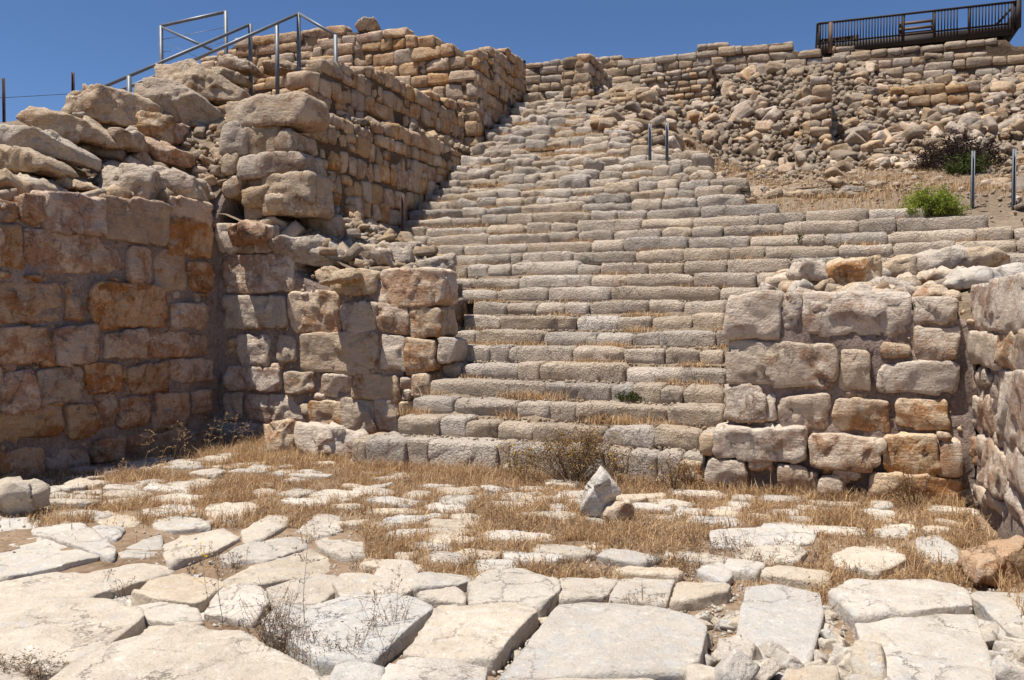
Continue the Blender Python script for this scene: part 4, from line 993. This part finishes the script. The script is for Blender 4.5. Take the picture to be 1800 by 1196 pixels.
# grass on the slope and on the step ledges
pts = []; hts = []
for i in range(42000):
    v = g.uniform(13.5, 19.8); u = g.uniform(-3, 6.)
    if u < np.interp(v, [13.6, 15.4, 16.9, 18.5, 20.1], [-1.0, -1.7, -3.8, -4.8, -5.5]) or not visible_uv(u, v): continue
    nn = math.sin(u*2.1+v)+math.sin(v*3.3-u)+g.normal(0, .7)
    if nn < -.6+.5*(v > 18.3)+.5*(u > 3): continue
    pts.append(P(u, v, float(3.1+.28*(v-13.6)) if v > 15.6 and u > -1 else float(h_right(np.array(u), np.array(v))))); hts.append(g.uniform(.05, .13))
for i in range(3000):      # tufts on the treads
    v = g.uniform(8.6, 19.8); n = math.floor((v-V0)/TREAD)+1; vb = V0+TREAD*n-.06
    ul = -4.6 if v < 11.35 else -6.9; ur = float(np.interp(v, [8, 10.6, 11.5, 13.5, 13.6, 15.4, 16.9, 18.5, 20.1], [-1., -1., 2.4, 1.5, -1.2, -1.9, -4.0, -5.0, -5.7]))
    u = g.uniform(ul, ur)
    if math.sin(u*1.9+n*2.4)+math.sin(u*4.7-n) + .9*(n in (2, 6)) + .8*(u < -4.2 and v > 9) < .8: continue
    for j in range(18):
        pts.append(P(u+g.normal(0, .09), vb+g.uniform(-.05, .05), step_z(n)-.01)); hts.append(g.uniform(.03, .11)*(1.5 if n in (2, 3) else 1))
for (a0, a1, b0, b1, zz, cnt) in ((-7.4, -4.9, 9.15, 9.32, -.05, 900), (-4.7, 1.1, 8.0, 8.16, -.05, 1800), (1.0, 1.16, 5, 8, -.05, 300)):
    for i in range(cnt): pts.append(P(g.uniform(a0, a1), g.uniform(b0, b1), zz)); hts.append(g.uniform(.07, .2))
V, F, t2 = blades(np.array(pts), hts, g, .0035, .45)
tag(obj('dry_grass', new_mesh('dry_grass', V, F, False, M_GRASS)), 'dry grass on the step ledges and the upper ground', kind='stuff')

def bush(name, base, rx, ry, rz, nstem, nleaf, lsize, lmat, label, cat='shrub', group=None, flowers=0, up=.5, stemr=.006, seed=1, clump=10, leaf2=None):
    g = np.random.default_rng(seed); base = np.asarray(base, float)
    root = tag(empty(name, base), label, cat, group); sb = Bag(); tips = []
    for i in range(nstem):
        a = g.uniform(0, 6.283); e = g.uniform(0, 1)**.6; t = np.array([math.cos(a)*rx*e, math.sin(a)*ry*e, rz*(up+(1-up)*g.uniform(.4, 1))*math.sqrt(max(.1, 1-e*e*.8))])
        m = t*.5+g.normal(0, .08, 3)*np.array([rx, ry, rz]); twig(sb, (0, 0, -.02), m, stemr, stemr*.6); twig(sb, m, t, stemr*.6, stemr*.3)
        for j in range(4):
            f = g.uniform(.3, 1); q = m+(t-m)*f; ee = q+g.normal(0, .16, 3)*np.array([rx, ry, rz])+np.array([0, 0, .08*rz]); ee[2] = max(ee[2], .01)
            twig(sb, q, ee, stemr*.4, stemr*.2); tips += [ee, q]
        tips.append(t)
    tips = np.array(tips); o = obj('stems', sb.mesh('stems', False, M_TWIG)); o.parent = root
    cl = tips[g.integers(len(tips), size=nleaf)]+g.normal(0, .05, (nleaf, 3))*np.array([rx, ry, rz])*1.1
    cl[:, 2] = np.maximum(cl[:, 2], .0)
    V, F = leafquads(cl, g.uniform(.6, 1.3, nleaf)*lsize, g); o = obj('leaves', new_mesh('leaves', V, F, False, lmat)); o.parent = root
    if leaf2:
        V, F = leafquads(cl[:nleaf//3]+g.normal(0, .02, (nleaf//3, 3)), lsize, g); o = obj('leaves', new_mesh('leaves', V, F, False, leaf2)); o.parent = root
    if flowers:
        f_ = tips[g.integers(len(tips), size=flowers)]; f_ = f_+np.array([0, 0, .02]); fv = np.repeat(f_, 7, 0)+g.normal(0, .006, (flowers*7, 3))
        V, F = leafquads(fv, .011, g); o = obj('flowers', new_mesh('flowers', V, F, False, M_YEL)); o.parent = root
    return root
sh = lambda px, py, z: hit(px, py, (0, 0, z), ZV)
b = P(-2.28, 7.98, -.05); 
bush('dry_shrub', b, .62, .28, .58, 46, 5200, .012, M_SHRUB, 'large dry brown shrub with yellow flowers at the foot of the steps', flowers=46, seed=2)
bush('dry_shrub', P(-1.30, 8.02, -.05), .36, .2, .36, 22, 1300, .011, M_SHRUB, 'smaller dry shrub between the flowering shrub and the right wall', flowers=4, seed=3)
bush('dry_shrub', P(-2.9, 8.0, -.05), .2, .15, .3, 12, 400, .010, M_SHRUB, 'thin dry shrub left of the flowering shrub', flowers=16, seed=4)
bush('green_bush', P(1.42, 13.35, 2.9), .44, .34, .52, 60, 9500, .018, M_GREEN, 'bright green rounded bush beside the right end of the steps', cat='bush', seed=5, up=.35)
bush('shaded_hollow', P(2.5, 18.5, 4.3), .95, .45, .8, 110, 7000, .026, M_PURPLE, 'dark purplish leaf clump standing in for a shaded hollow in the rubble at right', cat='bush', seed=6, up=.3)  # dark leaf clump put in for the shade of a hollow in the rubble
bush('dark_green_bush', P(2.5, 17.6, 4.1), .55, .4, .5, 40, 3000, .03, M_DKGREEN, 'low dark green bush in front of the purplish clump', cat='bush', seed=7, up=.3)
bush('step_plant', P(-1.98, 8.2+.33*3-.08, step_z(3)), .17, .10, .12, 20, 800, .012, M_DKGREEN, 'small green cushion plant growing on a low step', cat='plant', seed=8, stemr=.003)
bush('grey_shrub', sh(30, 1215, -.1), .28, .2, .16, 26, 900, .008, M_GRASS2, 'grey dead shrub in the lower left corner', seed=9, stemr=.003)
bush('dry_shrub', P(-5.0, 9.0, -.05), .28, .16, .32, 16, 600, .010, M_SHRUB, 'pale dry shrub under the left wall stub', seed=10)
bush('dry_shrub', P(.75, 7.95, -.05), .25, .15, .42, 16, 320, .010, M_SHRUB, 'wispy dry shrub at the foot of the right wall', seed=11)
bush('green_shrub', P(-9.6, 11.3, 4.95), .3, .3, .5, 14, 700, .03, M_GREEN, 'green shrub peeking over the boulders under the handrail', seed=12)
bush('dry_shrub', P(-11.2, 8.2, 3.3), .6, .4, .6, 24, 700, .012, M_GRASS2, 'bare twiggy shrub on the left skyline', seed=13, stemr=.003)
bush('step_plant', P(-.28, V0+TREAD*13-.08, step_z(13)), .08, .06, .2, 10, 160, .014, M_DKGREEN, 'thin green weed between the upper wide steps', cat='plant', seed=14, stemr=.003)
bush('step_plant', P(.62, V0+TREAD*11-.08, step_z(11)), .16, .06, .2, 10, 160, .014, M_SHRUB, 'pale green weed on the step behind the right wall', cat='plant', seed=15, stemr=.003)
# single dry stalks
g = np.random.default_rng(31)
def stalk(px, py, z, h, lx, label, group=None, fl=None, r_=.0022):
    p = sh(px, py, z); root = tag(empty('dry_stalk', p), label, 'plant', group); sb = Bag(); c_ = []
    q0 = np.zeros(3); d = np.array([lx, g.uniform(-.1, .1), 1.]); d /= np.linalg.norm(d); seg = 6
    for i in range(seg):
        q1 = q0+d*h/seg+g.normal(0, .01*h, 3); twig(sb, q0, q1, r_*(1-i/8), r_*(1-(i+1)/8))
        if i > 1:
            for k_ in range(3):
                e = q1+np.array([g.normal(0, .08), g.normal(0, .08), g.uniform(.0, .09)])*h*1.2; twig(sb, q1, e, r_*.5, r_*.35); c_.append(e)
        q0 = q1
    c_.append(q0)
    c_ = np.repeat(np.array(c_), 4, 0)+g.normal(0, .006, (len(c_)*4, 3))
    o = obj('stem', sb.mesh('stem', False, M_TWIG if fl is None else M_GRASS)); o.parent = root
    V, F = leafquads(c_, .008, g); o = obj('seed_head', new_mesh('seed_head', V, F, False, fl or M_GRASS2)); o.parent = root; o['kind'] = 'stuff'
for (px, py, h, lx) in ((250,830,.45,.2),(300,825,.5,.25),(355,815,.5,.3),(400,805,.45,.2),(430,810,.4,.1),(330,820,.35,-.1),(275,835,.3,.3),(380,812,.55,.15),(415,800,.35,.3),(210,840,.2,.2)):
    stalk(px, py, -.03, h, lx, 'tall straw coloured grass stalk in the shade of the left wall', 'grass stalks by the left wall', M_GRASS)
stalk(535, 1130, -.1, .62, .03, 'tallest thin dry stalk rising between the front slabs')
stalk(392, 1110, -.1, .42, -.05, 'thin leaning stalk in front of the left slabs')
stalk(368, 1090, -.1, .40, -.12, 'thin stalk with a small yellow flower among the left slabs', fl=M_YEL)
stalk(690, 1130, -.1, .34, .08, 'dry stalk in the gap right of the triangular slab')
stalk(655, 1140, -.1, .28, .05, 'short dry stalk left of the gap between front slabs')
stalk(1560, 870, -.03, .38, .1, 'dry stalk at the foot of the right wall plinth', fl=M_GRASS)
stalk(1600, 890, -.03, .34, -.1, 'dry forked stalk in front of the right wall')

# ------------------------------------------------------------------ metalwork
def bar(bag, p0, p1, w_, d_=None):
    d_ = d_ or w_; p0, p1 = np.asarray(p0, float), np.asarray(p1, float); d = (p1-p0)/np.linalg.norm(p1-p0)
    a = np.cross(d, [0, 0, 1.]) if abs(d[2]) < .95 else np.array([1., 0, 0]); a /= np.linalg.norm(a); b = np.cross(a, d)
    V = np.array([p+sx*a*w_/2+sy*b*d_/2 for p in (p0, p1) for sx, sy in ((-1,-1),(1,-1),(1,1),(-1,1))])
    bag.add(V, np.array([[0,3,2,1],[4,5,6,7],[0,1,5,4],[1,2,6,5],[2,3,7,6],[3,0,4,7]]))
def piece(name, root, mat, bars, w_, d_=None):
    bg_ = Bag()
    for p0, p1 in bars: bar(bg_, np.asarray(p0)-np.array(root.location), np.asarray(p1)-np.array(root.location), w_, d_)
    o = obj(name, bg_.mesh(name, False, mat)); o.parent = root; return o
def wp(px, py, D): return hit(px, py, (0, D, 0), np.array([0, 1., 0]))
def post_bottom(p):
    u_, v_ = to_uv(p); return float(h_left(np.array(u_), np.array(v_)))-.1
def handrail(label, posts, rails, D, wires=(), group=None):
    root = tag(empty('handrail', wp(posts[0][0], posts[0][1], D[0])), label, 'handrail', group)
    for (px, py), d in zip(posts, D):
        t = wp(px, py, d); b_ = t.copy(); b_[2] = min(post_bottom(t), t[2]-.9); piece('post', root, M_STEEL, [(b_, t)], .055)
    for (a, da, b2, db) in rails: piece('rail', root, M_STEEL, [(wp(*a, da), wp(*b2, db))], .045)
    for (a, da, b2, db) in wires: piece('wire', root, M_STEEL, [(wp(*a, da), wp(*b2, db))], .008)
handrail('rectangular grey steel handrail at the back with thin wires', [(283,46),(397,20)], [((283,46),15.5,(397,21),15.5),((284,48),15.5,(372,88),15.0)], [15.5, 15.5],
  [((284,70),15.5,(397,48),15.5),((284,73),15.5,(345,100),15.2),((360,84),15.3,(397,73),15.5),((284,92),15.5,(300,90),15.5)])
handrail('grey steel handrail sloping down left behind the long slab', [(440,43)], [((440,43),14.6,(185,152),13.6)], [14.6])
handrail('grey steel handrail rising to a peak before the topmost wall', [(525,24),(487,40),(590,62),(227,134)], [((525,24),14.4,(318,116),13.6),((318,116),13.6,(190,168),13.0),((525,24),14.4,(592,64),14.0)], [14.4, 14.3, 14.0, 13.1])
def fpost(px, y0, y1, D, mat, label, w_=.05, holes=False):
    b_, t = wp(px, y1, D), wp(px, y0, D); t[0] = b_[0]; b_[2] -= .25
    root = tag(empty('fence_post', b_), label, 'post'); piece('web', root, mat, [(b_, t)], w_, .006); 
    f = np.array([w_/2-.003, -.012, 0]); piece('flange', root, mat, [(b_+f, t+f)], .006, .03); piece('flange', root, mat, [(b_-f*np.array([1, -1, 1]), t-f*np.array([1, -1, 1]))], .006, .03)
fpost(1142, 218, 300, 15.6, M_STEEL, 'left of the twin grey steel posts above the middle steps', .055)
fpost(1172, 216, 302, 15.6, M_STEEL, 'right of the twin grey steel posts above the middle steps', .055)
fpost(1708, 266, 402, 12.0, M_STEEL, 'grey steel post standing right of the green bush', .042)
fpost(1780, 262, 405, 11.8, M_STEEL, 'grey steel post nearest the right picture edge', .045)
fpost(708, 342, 428, 13.1, M_RUST, 'brown rusty post against the foot of the retaining wall', .05)
fpost(8, 138, 215, 12.6, M_RUST, 'thin rusty post on the skyline at the left edge', .032)
fpost(129, 128, 160, 14.0, M_RUST, 'short rusty post top behind the rounded boulder', .04)
wr = tag(empty('fence_wire', wp(8, 172, 12.6)), 'thin wire strung between the two rusty posts on the left', 'wire'); piece('wire', wr, M_RUST, [(wp(-60,175,12.3), wp(8,172,12.6)), (wp(8,172,12.6), wp(129,165,14.0))], .008)

# ------------------------------------------------------------------ timber deck with bench
VD = 38.0; FD = front(VD)
uL, zT = FD.px(1438, 37); uR, _ = FD.px(1790, 8); zF = FD.px(1438, 72)[1]; zT = FD.px(1600, 24)[1]
dk = tag(empty('timber_deck', P(uL, VD, zF)), 'dark timber viewing deck with slatted railing above the back wall', 'deck')
O = lambda u, v, z: P(u, v, z)
zF = zT-.92
ZBV = zF-.30
piece('fascia', dk, M_WOOD, [(O(uL, VD, zF-.15), O(uR-.15, VD, zF-.15))], .06, .36)
piece('beam', dk, M_WOOD, [(O(uL+.1, VD+.35, zF-.45), O(uR-.6, VD+.35, zF-.45))], .2, .4)
for i in range(22):
    a = VD+.1+i*.15; piece('plank', dk, M_WOOD2, [(O(uL, a, zF+.03), O(uR-.1, a, zF+.03))], .14, .035)
for i in range(9):
    a = uL+.3+i*(uR-uL-.6)/8; piece('joist', dk, M_WOOD, [(O(a, VD+.05, zF-.12), O(a, VD+3.3, zF-.12))], .07, .2)
for i in range(5):
    a = uL+.25+i*(uR-uL-.7)/4; piece('support_post', dk, M_WOOD, [(O(a, VD+.6, zF-2.4), O(a, VD+.6, zF-.1))], .16)
piece('top_rail', dk, M_WOOD, [(O(uL, VD, zT), O(uR, VD, zT))], .12, .06)
piece('bottom_rail', dk, M_WOOD, [(O(uL, VD, zF+.10), O(uR-.3, VD, zF+.10))], .05, .07)
gaps = [(FD.px(1588, 30)[0], FD.px(1641, 30)[0]), (FD.px(1686, 30)[0], FD.px(1702, 30)[0])]
nb = 64
for i in range(nb):
    a = uL+.08+i*(uR-uL-.2)/nb
    if any(s < a < e for s, e in gaps): continue
    piece('baluster', dk, M_WOOD, [(O(a, VD-.03, zF-.12), O(a, VD-.03, zT))], .035)
for pxx in (1441, 1588, 1642, 1704, 1780):
    a = FD.px(pxx, 30)[0]; piece('railing_post', dk, M_WOOD, [(O(a, VD, ZBV), O(a, VD, zT))], .09)
a = FD.px(1460, 40)[0]; piece('railing_post', dk, M_WOOD2, [(O(a, VD-.06, zF-.35), O(a, VD-.06, zT-.03))], .13)
piece('top_rail', dk, M_WOOD, [(O(uL, VD, zT), O(uL-.08, VD+3.2, zT-.02))], .12, .06)
piece('fascia', dk, M_WOOD, [(O(uL, VD, zF-.15), O(uL-.08, VD+3.2, zF-.15))], .06, .36)
for i in range(8): piece('baluster', dk, M_WOOD, [(O(uL-.01*i, VD+.4*(i+1), zF), O(uL-.01*i, VD+.4*(i+1), zT))], .04)
piece('railing_post', dk, M_WOOD, [(O(uR, VD, zF-.1), O(uR, VD, zT+.08))], .16)
piece('side_panel', dk, M_WOOD, [(O(uR-.05, VD+.05, (zT+zF)/2-.15), O(uR-.05, VD+3.2, (zT+zF)/2-.15))], .05, .8)
piece('brace', dk, M_WOOD, [(O(uR-.75, VD+.02, zF+.1), O(uR-.1, VD+.02, zT-.08))], .09)
piece('brace', dk, M_WOOD, [(O(uR-.45, VD+.1, zF-.75), O(uR, VD+.1, zF-.05))], .14)
FBn = front(VD+.5)
bn = tag(empty('bench', P(FBn.px(1585, 50)[0], VD+.7, zF)), 'timber bench with two back slats on the deck, seen through the railing', 'bench')
ua, ub = FBn.px(1580, 40)[0], FBn.px(1642, 36)[0]
piece('back_slat', bn, M_WOOD2, [(O(ua, VD+.5, zF+.70), O(ub, VD+.5, zF+.70))], .03, .12)
piece('back_slat', bn, M_WOOD2, [(O(ua, VD+.5, zF+.47), O(ub, VD+.5, zF+.47))], .03, .12)
piece('seat', bn, M_WOOD2, [(O(ua, VD+.75, zF+.34), O(ub, VD+.75, zF+.34))], .4, .04)
for a in (ua+.06, ub-.06):
    piece('leg', bn, M_WOOD, [(O(a, VD+.56, zF), O(a, VD+.56, zF+.78))], .06); piece('leg', bn, M_WOOD, [(O(a, VD+.9, zF), O(a, VD+.9, zF+.34))], .06)
bn2 = tag(empty('bench', P(FBn.px(1490, 60)[0], VD+.7, zF)), 'low dark box seat at the left end of the deck', 'bench')
ua, ub = FBn.px(1444, 55)[0], FBn.px(1508, 50)[0]
piece('seat', bn2, M_WOOD, [(O(ua, VD+.8, zF+.42), O(ub, VD+.8, zF+.42))], .5, .07)
for i in range(16):
    a = ua+(ub-ua)*i/16; piece('slat', bn2, M_WOOD, [(O(a, VD+.56, zF), O(a, VD+.56, zF+.4))], .03)
piece('leg', bn2, M_WOOD, [(O(ub-.08, VD+.56, zF), O(ub-.08, VD+.56, zF+.45))], .18)
print('steps', nst, 'objects', len(bpy.data.objects))
